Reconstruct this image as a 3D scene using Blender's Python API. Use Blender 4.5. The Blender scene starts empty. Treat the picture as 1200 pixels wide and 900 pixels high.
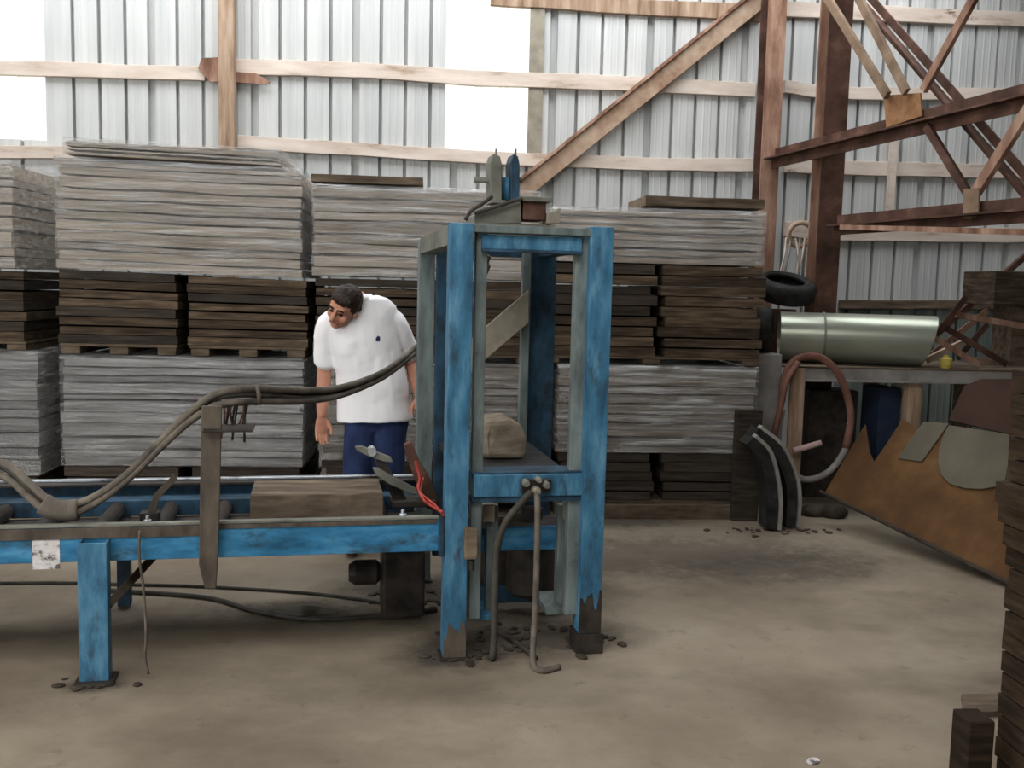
import bpy, bmesh, math, random
from mathutils import Vector, Matrix, noise
R = math.radians
V = Vector
random.seed(7)
scene = bpy.context.scene
COL = scene.collection

# ------------------------------------------------------------------ camera
F = 1140.0
CAM = V((0, 0, 1.6))
PITCH = math.atan(115 / F); YAW = R(5.0); ROLL = R(1.4)
fw = V((math.sin(YAW) * math.cos(PITCH), math.cos(YAW) * math.cos(PITCH), -math.sin(PITCH)))
r0 = V((math.cos(YAW), -math.sin(YAW), 0)); u0 = r0.cross(fw)
rt = r0 * math.cos(ROLL) + u0 * math.sin(ROLL)
up = u0 * math.cos(ROLL) - r0 * math.sin(ROLL)
cd = bpy.data.cameras.new('camera'); cam = bpy.data.objects.new('camera', cd); COL.objects.link(cam)
cam.matrix_world = Matrix(((rt.x, up.x, -fw.x, CAM.x), (rt.y, up.y, -fw.y, CAM.y), (rt.z, up.z, -fw.z, CAM.z), (0, 0, 0, 1)))
cd.sensor_width = 36; cd.lens = F * 36 / 1200; cd.clip_start = .05; cd.clip_end = 200
scene.camera = cam

def ray(px, py): return fw + rt * ((px - 600) / F) - up * ((py - 450) / F)
def onp(px, py, p, n):
    d = ray(px, py); return CAM + d * ((p - CAM).dot(n) / d.dot(n))
def atY(px, py, Y): return onp(px, py, V((0, Y, 0)), V((0, 1, 0)))
def atZ(px, py, Z=0): return onp(px, py, V((0, 0, Z)), V((0, 0, 1)))

YW = 8.6          # inner face of the back wall
YF = 6.65         # front face of the stacked lumber

# ------------------------------------------------------------------ materials
def nmat(name):
    m = bpy.data.materials.new(name); m.use_nodes = True
    nt = m.node_tree; b = nt.nodes['Principled BSDF']
    return m, nt, b
def ramp(nt, fac, stops, interp='LINEAR'):
    n = nt.nodes.new('ShaderNodeValToRGB'); n.color_ramp.interpolation = interp
    e = n.color_ramp.elements
    while len(e) < len(stops): e.new(.5)
    for i, (p, c) in enumerate(stops):
        e[i].position = p; e[i].color = (c[0], c[1], c[2], 1)
    nt.links.new(fac, n.inputs[0]); return n.outputs[0]
def ntex(nt, scale, stretch=(1, 1, 1), detail=6, rough=.6, coord='Object', loc=None):
    tc = nt.nodes.new('ShaderNodeTexCoord'); mp = nt.nodes.new('ShaderNodeMapping')
    mp.inputs['Scale'].default_value = stretch
    nt.links.new(tc.outputs[coord], mp.inputs[0])
    t = nt.nodes.new('ShaderNodeTexNoise'); t.inputs['Scale'].default_value = scale
    t.inputs['Detail'].default_value = detail; t.inputs['Roughness'].default_value = rough
    nt.links.new(mp.outputs[0], t.inputs[0])
    oi = nt.nodes.new('ShaderNodeObjectInfo'); ml = nt.nodes.new('ShaderNodeMath'); ml.operation = 'MULTIPLY'
    ml.inputs[1].default_value = 37.0
    nt.links.new(oi.outputs['Random'], ml.inputs[0])
    cx = nt.nodes.new('ShaderNodeCombineXYZ')
    for k in range(3): nt.links.new(ml.outputs[0], cx.inputs[k])
    nt.links.new(cx.outputs[0], mp.inputs['Location'])
    return t.outputs['Fac']
def mixc(nt, fac, a, b, mode='MIX'):
    n = nt.nodes.new('ShaderNodeMix'); n.data_type = 'RGBA'; n.blend_type = mode
    for s, v in ((0, fac), (6, a), (7, b)):
        if hasattr(v, 'links') or hasattr(v, 'is_linked'): nt.links.new(v, n.inputs[s])
        elif s == 0: n.inputs[0].default_value = v
        else: n.inputs[s].default_value = (v[0], v[1], v[2], 1)
    return n.outputs[2]
def bump(nt, b, fac, strength=.3, dist=.01):
    n = nt.nodes.new('ShaderNodeBump'); n.inputs['Strength'].default_value = strength; n.inputs['Distance'].default_value = dist
    nt.links.new(fac, n.inputs['Height']); nt.links.new(n.outputs[0], b.inputs['Normal'])
def noisy(name, stops, scale=4, stretch=(1, 1, 1), rough=.7, metal=0, bs=.3, bd=.006, grime=None, gscale=3, gthr=(.5, .62), gstretch=(1, 1, 1), vary=0, spec=.2):
    m, nt, b = nmat(name)
    f = ntex(nt, scale, stretch)
    c = ramp(nt, f, stops)
    if grime is not None:
        g = ntex(nt, gscale, gstretch, 8, .7)
        gm = ramp(nt, g, [(gthr[0], (0, 0, 0)), (gthr[1], (1, 1, 1))])
        c = mixc(nt, gm, c, grime)
    if vary:
        oi = nt.nodes.new('ShaderNodeObjectInfo')
        vr = ramp(nt, oi.outputs['Random'], [(0, (1 - vary, 1 - vary, 1 - vary)), (1, (1 + vary, 1 + vary, 1 + vary))])
        c = mixc(nt, 1.0, c, vr, 'MULTIPLY')
    nt.links.new(c, b.inputs['Base Color'])
    b.inputs['Roughness'].default_value = rough; b.inputs['Metallic'].default_value = metal
    b.inputs['Specular IOR Level'].default_value = spec
    if bs: bump(nt, b, f, bs, bd)
    return m
M = {}
M['siding'] = noisy('galvanised_siding', [(.3, (.43, .445, .44)), (.55, (.53, .535, .525)), (.75, (.61, .615, .605))], 2.2, (3.5, 1, .25), .5, .15, .05)
M['siding_low'] = noisy('weathered_green_siding', [(.3, (.10, .13, .12)), (.7, (.26, .29, .26))], 2.2, (3.5, 1, .3), .6, .2, .05)
M['roofing'] = noisy('roofing_sheet', [(.3, (.10, .10, .10)), (.7, (.16, .16, .155))], 2, (1, 1, 1), .6, .1, .05)
M['girt'] = noisy('pale_weathered_timber', [(.28, (.30, .21, .15)), (.42, (.53, .44, .37)), (.65, (.66, .57, .50))], 2.0, (1, 5, 5), .85, 0, .25, grime=(.16, .075, .04), gscale=1.6, gthr=(.64, .70), gstretch=(1, 2, 3))
M['wood'] = noisy('brown_timber', [(.3, (.16, .10, .065)), (.5, (.32, .22, .15)), (.7, (.45, .34, .26))], 3, (5, 5, .6), .85, 0, .3)
M['rust'] = noisy('rusty_steel', [(.3, (.11, .055, .035)), (.5, (.26, .145, .10)), (.7, (.44, .30, .225))], 4, (2, 2, .5), .8, .1, .25)
M['rust_dark'] = noisy('dark_rusty_steel', [(.3, (.035, .018, .013)), (.55, (.095, .048, .034)), (.75, (.19, .105, .078))], 5, (1, 1, 1), .75, .2, .25)
M['rust_tan'] = noisy('tan_rusty_steel', [(.3, (.24, .14, .09)), (.6, (.42, .31, .225)), (.8, (.5, .40, .31))], 6, (1, 1, 1), .8, .1, .2)
M['rust_brown'] = noisy('brown_angle_iron', [(.3, (.11, .07, .045)), (.6, (.22, .15, .10)), (.8, (.31, .225, .155))], 6, (1, 1, 1), .8, .1, .2)
M['rust_orange'] = noisy('orange_rust_plate', [(.3, (.15, .07, .03)), (.7, (.30, .155, .075))], 9, (1, 1, 1), .85, .05, .25)
M['concrete'] = None
M['board'] = noisy('dark_weathered_board', [(.28, (.024, .016, .010)), (.5, (.066, .046, .030)), (.72, (.15, .108, .07))], 5, (.8, 1.2, 9), .85, 0, .5, .006, vary=.35)
M['board_edge'] = noisy('weathered_board_grey', [(.28, (.018, .014, .011)), (.6, (.055, .044, .034)), (.8, (.10, .082, .064))], 5, (.8, 1.2, 9), .85, 0, .5, .006, vary=.3)
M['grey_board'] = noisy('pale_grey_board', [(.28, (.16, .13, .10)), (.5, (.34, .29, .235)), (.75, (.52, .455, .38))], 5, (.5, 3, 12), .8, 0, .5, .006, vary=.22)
M['grey_board_shaded'] = noisy('pale_grey_board_shaded', [(.28, (.08, .066, .052)), (.5, (.175, .15, .125)), (.75, (.29, .255, .215))], 5, (.5, 3, 12), .8, 0, .5, .006, vary=.25)  # darker copy of the bundle boards, lower-tier shade put into the colour
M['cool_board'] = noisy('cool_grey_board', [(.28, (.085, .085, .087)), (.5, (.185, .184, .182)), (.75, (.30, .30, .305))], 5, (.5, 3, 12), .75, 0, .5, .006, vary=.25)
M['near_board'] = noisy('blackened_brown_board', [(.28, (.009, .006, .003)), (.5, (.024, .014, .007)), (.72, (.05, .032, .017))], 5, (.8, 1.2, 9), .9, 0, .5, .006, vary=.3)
M['pallet'] = noisy('pallet_timber', [(.3, (.055, .04, .026)), (.7, (.17, .13, .09))], 6, (1, 4, 4), .85, 0, .3)
M['blue'] = noisy('worn_blue_paint', [(.3, (.024, .072, .12)), (.5, (.048, .155, .26)), (.75, (.14, .31, .43))], 5, (3, 3, .8), .45, .1, .15, grime=(.035, .035, .035), gscale=6, gthr=(.54, .74), gstretch=(2, 2, .8))
M['blue_rail'] = noisy('worn_blue_rail_paint', [(.3, (.016, .08, .15)), (.5, (.034, .175, .33)), (.75, (.10, .31, .5))], 5, (.9, 3, 3), .45, .1, .15, grime=(.03, .035, .035), gscale=5, gthr=(.52, .70), gstretch=(1, 2, 2))
M['blue_grey'] = noisy('dusty_blue_grey_paint', [(.3, (.07, .085, .085)), (.55, (.15, .185, .18)), (.75, (.22, .26, .255))], 5, (3, 3, .8), .65, .05, .15, grime=(.05, .055, .05), gscale=6, gthr=(.58, .75))
M['blue_dark'] = noisy('grimy_dark_blue_paint', [(.3, (.014, .03, .045)), (.6, (.03, .075, .125)), (.8, (.05, .13, .21))], 6, (2, 2, 1), .5, .1, .2, grime=(.02, .018, .016), gscale=5, gthr=(.5, .68))
M['grey_steel'] = noisy('dusty_grey_steel', [(.3, (.10, .10, .085)), (.7, (.24, .24, .20))], 6, (1, 1, 1), .65, .2, .2)
M['bright_steel'] = noisy('polished_rail_steel', [(.3, (.42, .46, .50)), (.7, (.68, .72, .76))], 8, (1, 3, 3), .32, .7, .1, grime=(.08, .07, .06), gscale=4, gthr=(.52, .64))
M['grease'] = noisy('greasy_black_steel', [(.3, (.012, .010, .009)), (.7, (.06, .05, .042))], 9, (1, 1, 1), .5, .1, .4)
M['bar'] = noisy('dirty_brown_steel', [(.3, (.045, .036, .028)), (.7, (.13, .105, .082))], 6, (2, 2, .8), .7, .2, .3)
M['hose'] = noisy('dusty_rubber_hose', [(.3, (.05, .042, .034)), (.7, (.17, .145, .118))], 8, (1, 1, 1), .75, 0, .3)
M['hose_dark'] = noisy('dark_rubber_hose', [(.3, (.022, .02, .017)), (.7, (.075, .068, .056))], 8, (1, 1, 1), .6, 0, .3)
M['hose_red'] = noisy('red_brown_hose', [(.3, (.10, .04, .028)), (.7, (.24, .12, .09))], 5, (1, 1, 1), .6, 0, .2)
M['hose_grey'] = noisy('grey_hose', [(.3, (.16, .15, .14)), (.7, (.34, .32, .30))], 5, (1, 1, 1), .55, 0, .2)
M['red_wire'] = noisy('red_wire', [(.3, (.24, .025, .018)), (.7, (.45, .07, .05))], 20, (1, 1, 1), .5, 0, 0)
M['black'] = noisy('black_rubber', [(.3, (.008, .008, .008)), (.7, (.035, .034, .032))], 12, (1, 1, 1), .7, 0, .3)
M['plank'] = noisy('dusty_plank', [(.3, (.06, .043, .03)), (.55, (.145, .108, .076)), (.75, (.24, .185, .13))], 5, (.7, 4, 4), .85, 0, .4)
M['beige'] = noisy('beige_enamel', [(.3, (.19, .17, .13)), (.7, (.32, .29, .23))], 9, (1, 1, 1), .6, .1, .1)
M['sack'] = noisy('dusty_burlap_cover', [(.3, (.085, .07, .052)), (.5, (.19, .155, .115)), (.75, (.33, .27, .2))], 5, (1, 1, 3), .9, 0, .6, .02)
M['duct'] = noisy('galvanised_duct', [(.3, (.27, .29, .235)), (.7, (.40, .42, .345))], 3, (.6, 2, 2), .3, .6, .05)
M['ply'] = noisy('orange_brown_board', [(.3, (.045, .019, .007)), (.5, (.08, .038, .013)), (.75, (.15, .082, .03))], 2.2, (1, 1, 1), .8, 0, .15)
M['grey_card'] = noisy('grey_beige_sheet', [(.3, (.07, .06, .042)), (.7, (.11, .096, .068))], 3, (1, 1, 1), .8, 0, .1)
M['dark_ply'] = noisy('dark_brown_sheet', [(.3, (.022, .009, .005)), (.7, (.045, .019, .011))], 3, (1, 1, 1), .75, 0, .1)
M['navy'] = noisy('navy_painted_steel', [(.3, (.012, .018, .04)), (.7, (.03, .045, .08))], 5, (1, 1, 1), .6, .1, .1)
M['skin'] = noisy('skin', [(.3, (.42, .19, .125)), (.7, (.56, .28, .19))], 14, (1, 1, 1), .55, 0, .08)
M['face'] = M['skin']
M['hair'] = noisy('dark_hair', [(.3, (.010, .006, .004)), (.7, (.032, .019, .013))], 40, (1, 1, 1), .6, 0, .8)
M['shirt'] = noisy('white_cotton', [(.3, (.84, .83, .85)), (.7, (.9, .89, .91))], 5, (1, 1, 1), .85, 0, .15, .03)
M['jeans'] = noisy('navy_denim', [(.3, (.012, .02, .06)), (.7, (.03, .048, .125))], 12, (1, 1, .5), .9, 0, .3)
M['shoe'] = noisy('brown_leather', [(.3, (.04, .025, .015)), (.7, (.09, .06, .04))], 12, (1, 1, 1), .6, 0, .1)
M['eye'] = noisy('dark_eye', [(.3, (.02, .015, .012)), (.7, (.03, .02, .015))], 12, (1, 1, 1), .3, 0, 0)
M['lip'] = noisy('lips', [(.3, (.26, .09, .07)), (.7, (.32, .12, .09))], 12, (1, 1, 1), .5, 0, 0)
M['tag'] = noisy('worn_white_sticker', [(.44, (.10, .085, .085)), (.52, (.52, .49, .48)), (.7, (.66, .64, .63))], 22, (1, 1, 1.3), .6, 0, 0)
M['yellow'] = noisy('dull_yellow_plastic', [(.3, (.36, .28, .05)), (.7, (.5, .40, .10))], 12, (1, 1, 1), .6, 0, .1)
M['pink'] = noisy('dusty_pink_plastic', [(.3, (.45, .28, .28)), (.7, (.6, .45, .43))], 8, (1, 1, 1), .5, 0, .1)
M['puddle'] = noisy('oily_puddle', [(.3, (.03, .026, .014)), (.7, (.055, .048, .026))], 5, (1, 1, 1), .12, 0, 0)
M['crumb'] = noisy('greasy_debris', [(.3, (.02, .016, .012)), (.7, (.085, .065, .048))], 14, (1, 1, 1), .8, 0, .5)

def concrete():
    m, nt, b = nmat('dusty_concrete')
    f = ntex(nt, 1.1, (1, 1, 1), 10, .65)
    c = ramp(nt, f, [(.3, (.165, .132, .096)), (.5, (.24, .198, .148)), (.7, (.31, .262, .20))])
    s = ntex(nt, .55, (1, 1.6, 1), 8, .6)
    c = mixc(nt, ramp(nt, s, [(.5, (0, 0, 0)), (.68, (.7, .7, .7))]), c, (.105, .082, .06))
    d = ntex(nt, 9, (1, 1, 1), 12, .75)
    c = mixc(nt, ramp(nt, d, [(.58, (0, 0, 0)), (.74, (.6, .6, .6))]), c, (.085, .068, .052))
    # grease trodden in round the press and under the conveyor, and floor shade painted at back right
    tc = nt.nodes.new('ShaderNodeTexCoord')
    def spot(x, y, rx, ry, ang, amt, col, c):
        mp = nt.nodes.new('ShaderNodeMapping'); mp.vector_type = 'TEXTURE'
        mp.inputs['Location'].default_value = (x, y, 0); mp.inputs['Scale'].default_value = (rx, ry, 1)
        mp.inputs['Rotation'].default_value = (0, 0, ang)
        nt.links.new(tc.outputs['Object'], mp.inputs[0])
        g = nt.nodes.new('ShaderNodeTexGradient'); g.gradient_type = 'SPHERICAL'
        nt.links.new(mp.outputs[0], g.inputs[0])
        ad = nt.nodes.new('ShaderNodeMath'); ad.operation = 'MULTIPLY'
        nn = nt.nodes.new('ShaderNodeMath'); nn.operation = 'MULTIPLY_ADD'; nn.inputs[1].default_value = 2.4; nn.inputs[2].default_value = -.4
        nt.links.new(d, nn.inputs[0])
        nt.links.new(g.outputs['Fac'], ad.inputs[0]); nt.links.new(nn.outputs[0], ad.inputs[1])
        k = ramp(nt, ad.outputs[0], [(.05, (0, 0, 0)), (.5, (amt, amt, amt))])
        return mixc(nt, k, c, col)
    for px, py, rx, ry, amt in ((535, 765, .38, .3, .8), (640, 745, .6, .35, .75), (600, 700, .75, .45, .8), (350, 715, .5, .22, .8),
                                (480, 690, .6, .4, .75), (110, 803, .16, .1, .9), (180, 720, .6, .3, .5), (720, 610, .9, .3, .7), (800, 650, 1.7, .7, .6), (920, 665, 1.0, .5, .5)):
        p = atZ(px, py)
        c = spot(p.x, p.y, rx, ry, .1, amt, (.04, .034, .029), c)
    nt.links.new(c, b.inputs['Base Color']); b.inputs['Roughness'].default_value = .8
    b.inputs['Specular IOR Level'].default_value = .12
    bump(nt, b, d, .25, .01)
    return m
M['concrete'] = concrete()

def wrapmat():
    m, nt, b = nmat('clear_stretch_wrap')
    out = nt.nodes['Material Output']
    f = ntex(nt, 4, (.45, 2, 9), 8, .7)
    b.inputs['Base Color'].default_value = (.66, .63, .58, 1); b.inputs['Roughness'].default_value = .1
    b.inputs['Specular IOR Level'].default_value = .9
    bump(nt, b, f, 1.0, .07)
    gl = nt.nodes.new('ShaderNodeBsdfGlossy'); gl.inputs[0].default_value = (.85, .85, .85, 1); gl.inputs['Roughness'].default_value = .13
    nt.links.new(b.inputs['Normal'].links[0].from_socket, gl.inputs['Normal'])
    sm = nt.nodes.new('ShaderNodeMixShader'); sm.inputs[0].default_value = .3
    nt.links.new(b.outputs[0], sm.inputs[1]); nt.links.new(gl.outputs[0], sm.inputs[2])
    tr = nt.nodes.new('ShaderNodeBsdfTransparent')
    mx = nt.nodes.new('ShaderNodeMixShader')
    k = ramp(nt, f, [(.35, (.07, .07, .07)), (.5, (.20, .20, .20)), (.64, (.62, .62, .62))])
    nt.links.new(k, mx.inputs[0]); nt.links.new(tr.outputs[0], mx.inputs[1]); nt.links.new(sm.outputs[0], mx.inputs[2])
    nt.links.new(mx.outputs[0], out.inputs['Surface'])
    return m
M['wrap'] = wrapmat()

def fibreglass():
    m, nt, b = nmat('translucent_fibreglass')
    out = nt.nodes['Material Output']
    t = nt.nodes.new('ShaderNodeBsdfTranslucent'); t.inputs[0].default_value = (.93, .93, .88, 1)
    b.inputs['Base Color'].default_value = (.8, .8, .74, 1); b.inputs['Roughness'].default_value = .4
    mx = nt.nodes.new('ShaderNodeMixShader'); mx.inputs[0].default_value = .2
    nt.links.new(t.outputs[0], mx.inputs[1]); nt.links.new(b.outputs[0], mx.inputs[2]); nt.links.new(mx.outputs[0], out.inputs['Surface'])
    return m
M['fibre'] = fibreglass()

# ------------------------------------------------------------------ mesh builder
class MB:
    def __init__(s): s.v = []; s.f = []
    def add(s, vs, fs):
        b = len(s.v); s.v += [V(x) for x in vs]; s.f += [[b + i for i in f] for f in fs]; return s
    def box(s, lo, hi):
        x0, y0, z0 = lo; x1, y1, z1 = hi
        return s.add([(x0, y0, z0), (x1, y0, z0), (x1, y1, z0), (x0, y1, z0), (x0, y0, z1), (x1, y0, z1), (x1, y1, z1), (x0, y1, z1)],
                     [(0, 3, 2, 1), (4, 5, 6, 7), (0, 1, 5, 4), (1, 2, 6, 5), (2, 3, 7, 6), (3, 0, 4, 7)])
    def bar(s, p, q, w, h, side=V((0, 1, 0))):
        p = V(p); q = V(q); d = (q - p).normalized()
        a = side - d * side.dot(d); a.normalize(); b = d.cross(a)
        vs = []
        for c in (p, q):
            for i, j in ((-1, -1), (1, -1), (1, 1), (-1, 1)): vs.append(c + a * (i * w / 2) + b * (j * h / 2))
        return s.add(vs, [(0, 3, 2, 1), (4, 5, 6, 7), (0, 1, 5, 4), (1, 2, 6, 5), (2, 3, 7, 6), (3, 0, 4, 7)])
    def angle(s, p, q, w, t, side=V((0, 1, 0)), flip=1):
        "rolled L-section between two points"
        p = V(p); q = V(q); d = (q - p).normalized()
        a = side - d * side.dot(d); a.normalize(); b = d.cross(a) * flip
        prof = [(0, 0), (w, 0), (w, t), (t, t), (t, w), (0, w)]
        vs = [c + a * x + b * y for c in (p, q) for x, y in prof]
        n = 6
        return s.add(vs, [list(range(n))[::-1], list(range(n, 2 * n))] + [(i, (i + 1) % n, n + (i + 1) % n, n + i) for i in range(n)])
    def tube(s, pts, r, seg=8, smooth=True, cap=True, rr=None):
        pts = [V(p) for p in pts]
        if smooth and len(pts) > 2: pts = crom(pts, 6)
        n = len(pts); up_ = V((0, 0, 1)); rings = []
        t0 = (pts[1] - pts[0]).normalized()
        a = t0.cross(up_)
        if a.length < .01: a = t0.cross(V((1, 0, 0)))
        a.normalize()
        for i, p in enumerate(pts):
            t = (pts[min(i + 1, n - 1)] - pts[max(i - 1, 0)]).normalized()
            a = a - t * a.dot(t); a.normalize(); b = t.cross(a)
            k = r if rr is None else rr[0] + (rr[1] - rr[0]) * i / (n - 1)
            rings.append([p + (a * math.cos(2 * math.pi * j / seg) + b * math.sin(2 * math.pi * j / seg)) * k for j in range(seg)])
        return s.loft(rings, cap)
    def loft(s, rings, cap=True, closed=False):
        seg = len(rings[0]); vs = [v for r in rings for v in r]; n = len(rings)
        fs = [(i * seg + j, i * seg + (j + 1) % seg, (i + 1) * seg + (j + 1) % seg, (i + 1) * seg + j) for i in range(n - 1) for j in range(seg)]
        if cap: fs += [list(range(seg))[::-1], list(range((n - 1) * seg, n * seg))]
        return s.add(vs, fs)
    def lathe(s, prof, c, axis, seg=24):
        "prof: (distance along axis, radius) pairs"
        axis = V(axis).normalized(); c = V(c)
        a = axis.cross(V((0, 0, 1)))
        if a.length < .01: a = V((1, 0, 0))
        a.normalize(); b = axis.cross(a)
        return s.loft([[c + axis * h + (a * math.cos(2 * math.pi * j / seg) + b * math.sin(2 * math.pi * j / seg)) * r for j in range(seg)] for h, r in prof], True)
    def torus(s, c, axis, R_, r, seg=40, ms=10, flat=1.0):
        axis = V(axis).normalized(); c = V(c)
        a = axis.cross(V((0, 0, 1)))
        if a.length < .01: a = V((1, 0, 0))
        a.normalize(); b = axis.cross(a); vs = []
        for i in range(seg):
            t = 2 * math.pi * i / seg; d = a * math.cos(t) + b * math.sin(t)
            for j in range(ms):
                q = 2 * math.pi * j / ms
                vs.append(c + d * (R_ + r * math.cos(q)) + axis * (r * flat * math.sin(q)))
        return s.add(vs, [(i * ms + j, i * ms + (j + 1) % ms, ((i + 1) % seg) * ms + (j + 1) % ms, ((i + 1) % seg) * ms + j) for i in range(seg) for j in range(ms)])
    def prism(s, poly, ext):
        ext = V(ext); n = len(poly); vs = [V(p) for p in poly] + [V(p) + ext for p in poly]
        return s.add(vs, [list(range(n))[::-1], list(range(n, 2 * n))] + [(i, (i + 1) % n, n + (i + 1) % n, n + i) for i in range(n)])
    def ell(s, c, rx, ry, rz, rot=None, seg=16, rings=10):
        c = V(c); rr = []
        for i in range(1, rings):
            t = math.pi * i / rings
            ring = []
            for j in range(seg):
                q = 2 * math.pi * j / seg
                p = V((rx * math.sin(t) * math.cos(q), ry * math.sin(t) * math.sin(q), -rz * math.cos(t)))
                if rot is not None: p = rot @ p
                ring.append(c + p)
            rr.append(ring)
        return s.loft(rr, True)
    def shift(s, o):
        o = V(o); s.v = [v - o for v in s.v]; return s
    def build(s, name, m, parent=None, bevel=0, smooth=False, loc=None):
        me = bpy.data.meshes.new(name); me.from_pydata([tuple(v) for v in s.v], [], s.f)
        bm = bmesh.new(); bm.from_mesh(me); bmesh.ops.recalc_face_normals(bm, faces=bm.faces); bm.to_mesh(me); bm.free()
        me.materials.append(M[m] if isinstance(m, str) else m)
        if smooth:
            for p in me.polygons: p.use_smooth = True
        o = bpy.data.objects.new(name, me); COL.objects.link(o)
        if parent is not None: o.parent = parent
        if loc is not None: o.location = loc
        if bevel:
            b = o.modifiers.new('bevel', 'BEVEL'); b.width = bevel; b.segments = 2; b.limit_method = 'ANGLE'
        return o
def crom(p, k):
    out = []
    for i in range(len(p) - 1):
        a = p[i - 1] if i else p[0] * 2 - p[1]
        b, c = p[i], p[i + 1]
        d = p[i + 2] if i + 2 < len(p) else c * 2 - b
        for j in range(k):
            t = j / k
            out.append(.5 * ((2 * b) + (c - a) * t + (2 * a - 5 * b + 4 * c - d) * t * t + (3 * b - a - 3 * c + d) * t ** 3))
    return out + [p[-1]]
def tag(o, label, cat=None, group=None, kind=None):
    if label: o['label'] = label
    if cat: o['category'] = cat
    if group: o['group'] = group
    if kind: o['kind'] = kind
    return o
def thing(name, label, cat, loc=(0, 0, 0), rotz=0, group=None, kind=None):
    o = bpy.data.objects.new(name, None); COL.objects.link(o); o.location = loc; o.rotation_euler = (0, 0, rotz)
    o.empty_display_size = .1
    return tag(o, label, cat, group, kind)
def one(mb, name, m, label, cat, group=None, kind=None, bevel=0, smooth=False):
    "a thing that is a single mesh, its origin at the middle of its base"
    xs = [v.x for v in mb.v]; ys = [v.y for v in mb.v]; zs = [v.z for v in mb.v]
    c = V(((min(xs) + max(xs)) / 2, (min(ys) + max(ys)) / 2, min(zs)))
    mb.shift(c)
    return tag(mb.build(name, m, None, bevel, smooth, c), label, cat, group, kind)

# ------------------------------------------------------------------ the shed
XL, XR, YB, ZC = -7.5, 6.6, -4.0, 4.9
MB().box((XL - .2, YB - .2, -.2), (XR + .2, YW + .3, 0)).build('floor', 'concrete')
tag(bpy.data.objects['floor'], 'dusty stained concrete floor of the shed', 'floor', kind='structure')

def siding(x0, x1, z0, z1, y=YW, deep=.055):
    "corrugated sheet: shallow ribs pressed outwards every 21 cm, a wider lap at every fourth"
    mb = MB(); pitch = .2115; ph = atY(178, 100, YW).x
    pts = [(x0, 0)]
    k = math.ceil((x0 + .03 - ph) / pitch)
    while True:
        c = ph + k * pitch; w = .030 if k % 4 == 0 else .011
        if c + w + .012 > x1: break
        if c - w - .012 > x0:
            pts += [(c - w - .004, 0), (c - w, deep), (c + w, deep), (c + w + .004, 0)]
            for q in (.36, .64):
                mx = c + pitch * q
                if mx + .012 < x1: pts += [(mx - .012, 0), (mx, -.0022), (mx + .012, 0)]
        k += 1
    pts.append((x1, 0))
    n = len(pts); t = .012
    vs = [(x, y + d, z) for z in (z0, z1) for x, d in pts] + [(x, y + d + t, z) for z in (z0, z1) for x, d in pts]
    fs = []
    for i in range(n - 1):
        fs += [(i, i + 1, n + i + 1, n + i), (2 * n + i, 3 * n + i, 3 * n + i + 1, 2 * n + i + 1), (i, 2 * n + i, 2 * n + i + 1, i + 1), (n + i, n + i + 1, 3 * n + i + 1, 3 * n + i)]
    fs += [(0, n, 3 * n, 2 * n), (n - 1, 3 * n - 1, 4 * n - 1, 2 * n - 1)]
    mb.add(vs, fs); return mb
xa = atY(53, 80, YW).x; xb = atY(522, 90, YW).x; xc = atY(624, 90, YW).x; xd = atY(985, 300, YW).x
zw = atY(560, 183, YW).z; zs_ = atY(1100, 357, YW).z
wb = bpy.data.objects.new('wall_back', None); COL.objects.link(wb); tag(wb, 'pale galvanised ribbed metal wall at the back of the shed', 'wall', kind='structure')
siding(xa, xb, 0, ZC).build('siding_panel', 'siding', wb)
siding(xb, xc, 0, zw).build('siding_panel', 'siding', wb)
siding(xc, xd, 0, ZC).build('siding_panel', 'siding', wb)
siding(xd, XR, zs_, ZC).build('siding_panel', 'siding', wb)
o = siding(xd, XR, 0, zs_).build('lower_siding', 'siding_low', wb); o['label'] = 'darker greenish lower siding'
siding(XL, xa, 0, zw).build('siding_panel', 'siding', wb)
def windowpane(i, x0, x1, label):
    o = siding(x0, x1, zw, ZC, YW + .004).build('window_%d' % i, 'fibre'); tag(o, label, 'window', kind='structure')
windowpane(1, xb, xc, 'blown-out white translucent panel in the wall above the blue press')
windowpane(2, XL, xa, 'blown-out white translucent panel at the left end of the back wall')
# pale edge strip beside the translucent panel
p0, p1 = atY(622, 0, YW - .02), atY(634, 185, YW - .02)
tag(MB().box((p0.x, YW - .03, zw), (p1.x, YW - .001, ZC)).build('trim_1', 'beige'), 'beige edge strip of the translucent panel above the press', 'trim', kind='structure')

# ceiling with a roof light and an added unseen opening, side walls, front wall with the big door behind the camera
def plate_with_holes(axis, c, t, a0, a1, b0, b1, holes, name, m, label, cat):
    mb = MB(); cur = a0
    def put(u0, u1, w0, w1):
        if u1 - u0 < 1e-4 or w1 - w0 < 1e-4: return
        lo = {'z': (u0, w0, c), 'x': (c, u0, w0), 'y': (u0, c, w0)}[axis]
        hi = {'z': (u1, w1, c + t), 'x': (c + t, u1, w1), 'y': (u1, c + t, w1)}[axis]
        mb.box(lo, hi)
    for h in sorted(holes):
        put(cur, h[0], b0, b1); put(h[0], h[1], b0, h[2]); put(h[0], h[1], h[3], b1); cur = h[1]
    put(cur, a1, b0, b1)
    tag(mb.build(name, m), label, cat, kind='structure')
SKY = [(-5.0, 4.8, 6.1, 8.2)]
SKY_ADDED = [(-5.6, 2.0, -1.2, 2.0)]  # unseen roof opening, added to brighten the foreground floor
plate_with_holes('z', ZC, .06, XL, XR, 4.0, YW + .05, SKY, 'ceiling', 'roofing', 'sheet metal roof over the stacks', 'ceiling')
plate_with_holes('z', ZC, .06, XL, XR, YB, 4.0, SKY_ADDED, 'ceiling', 'roofing', 'sheet metal roof near the shed door', 'ceiling')
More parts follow.
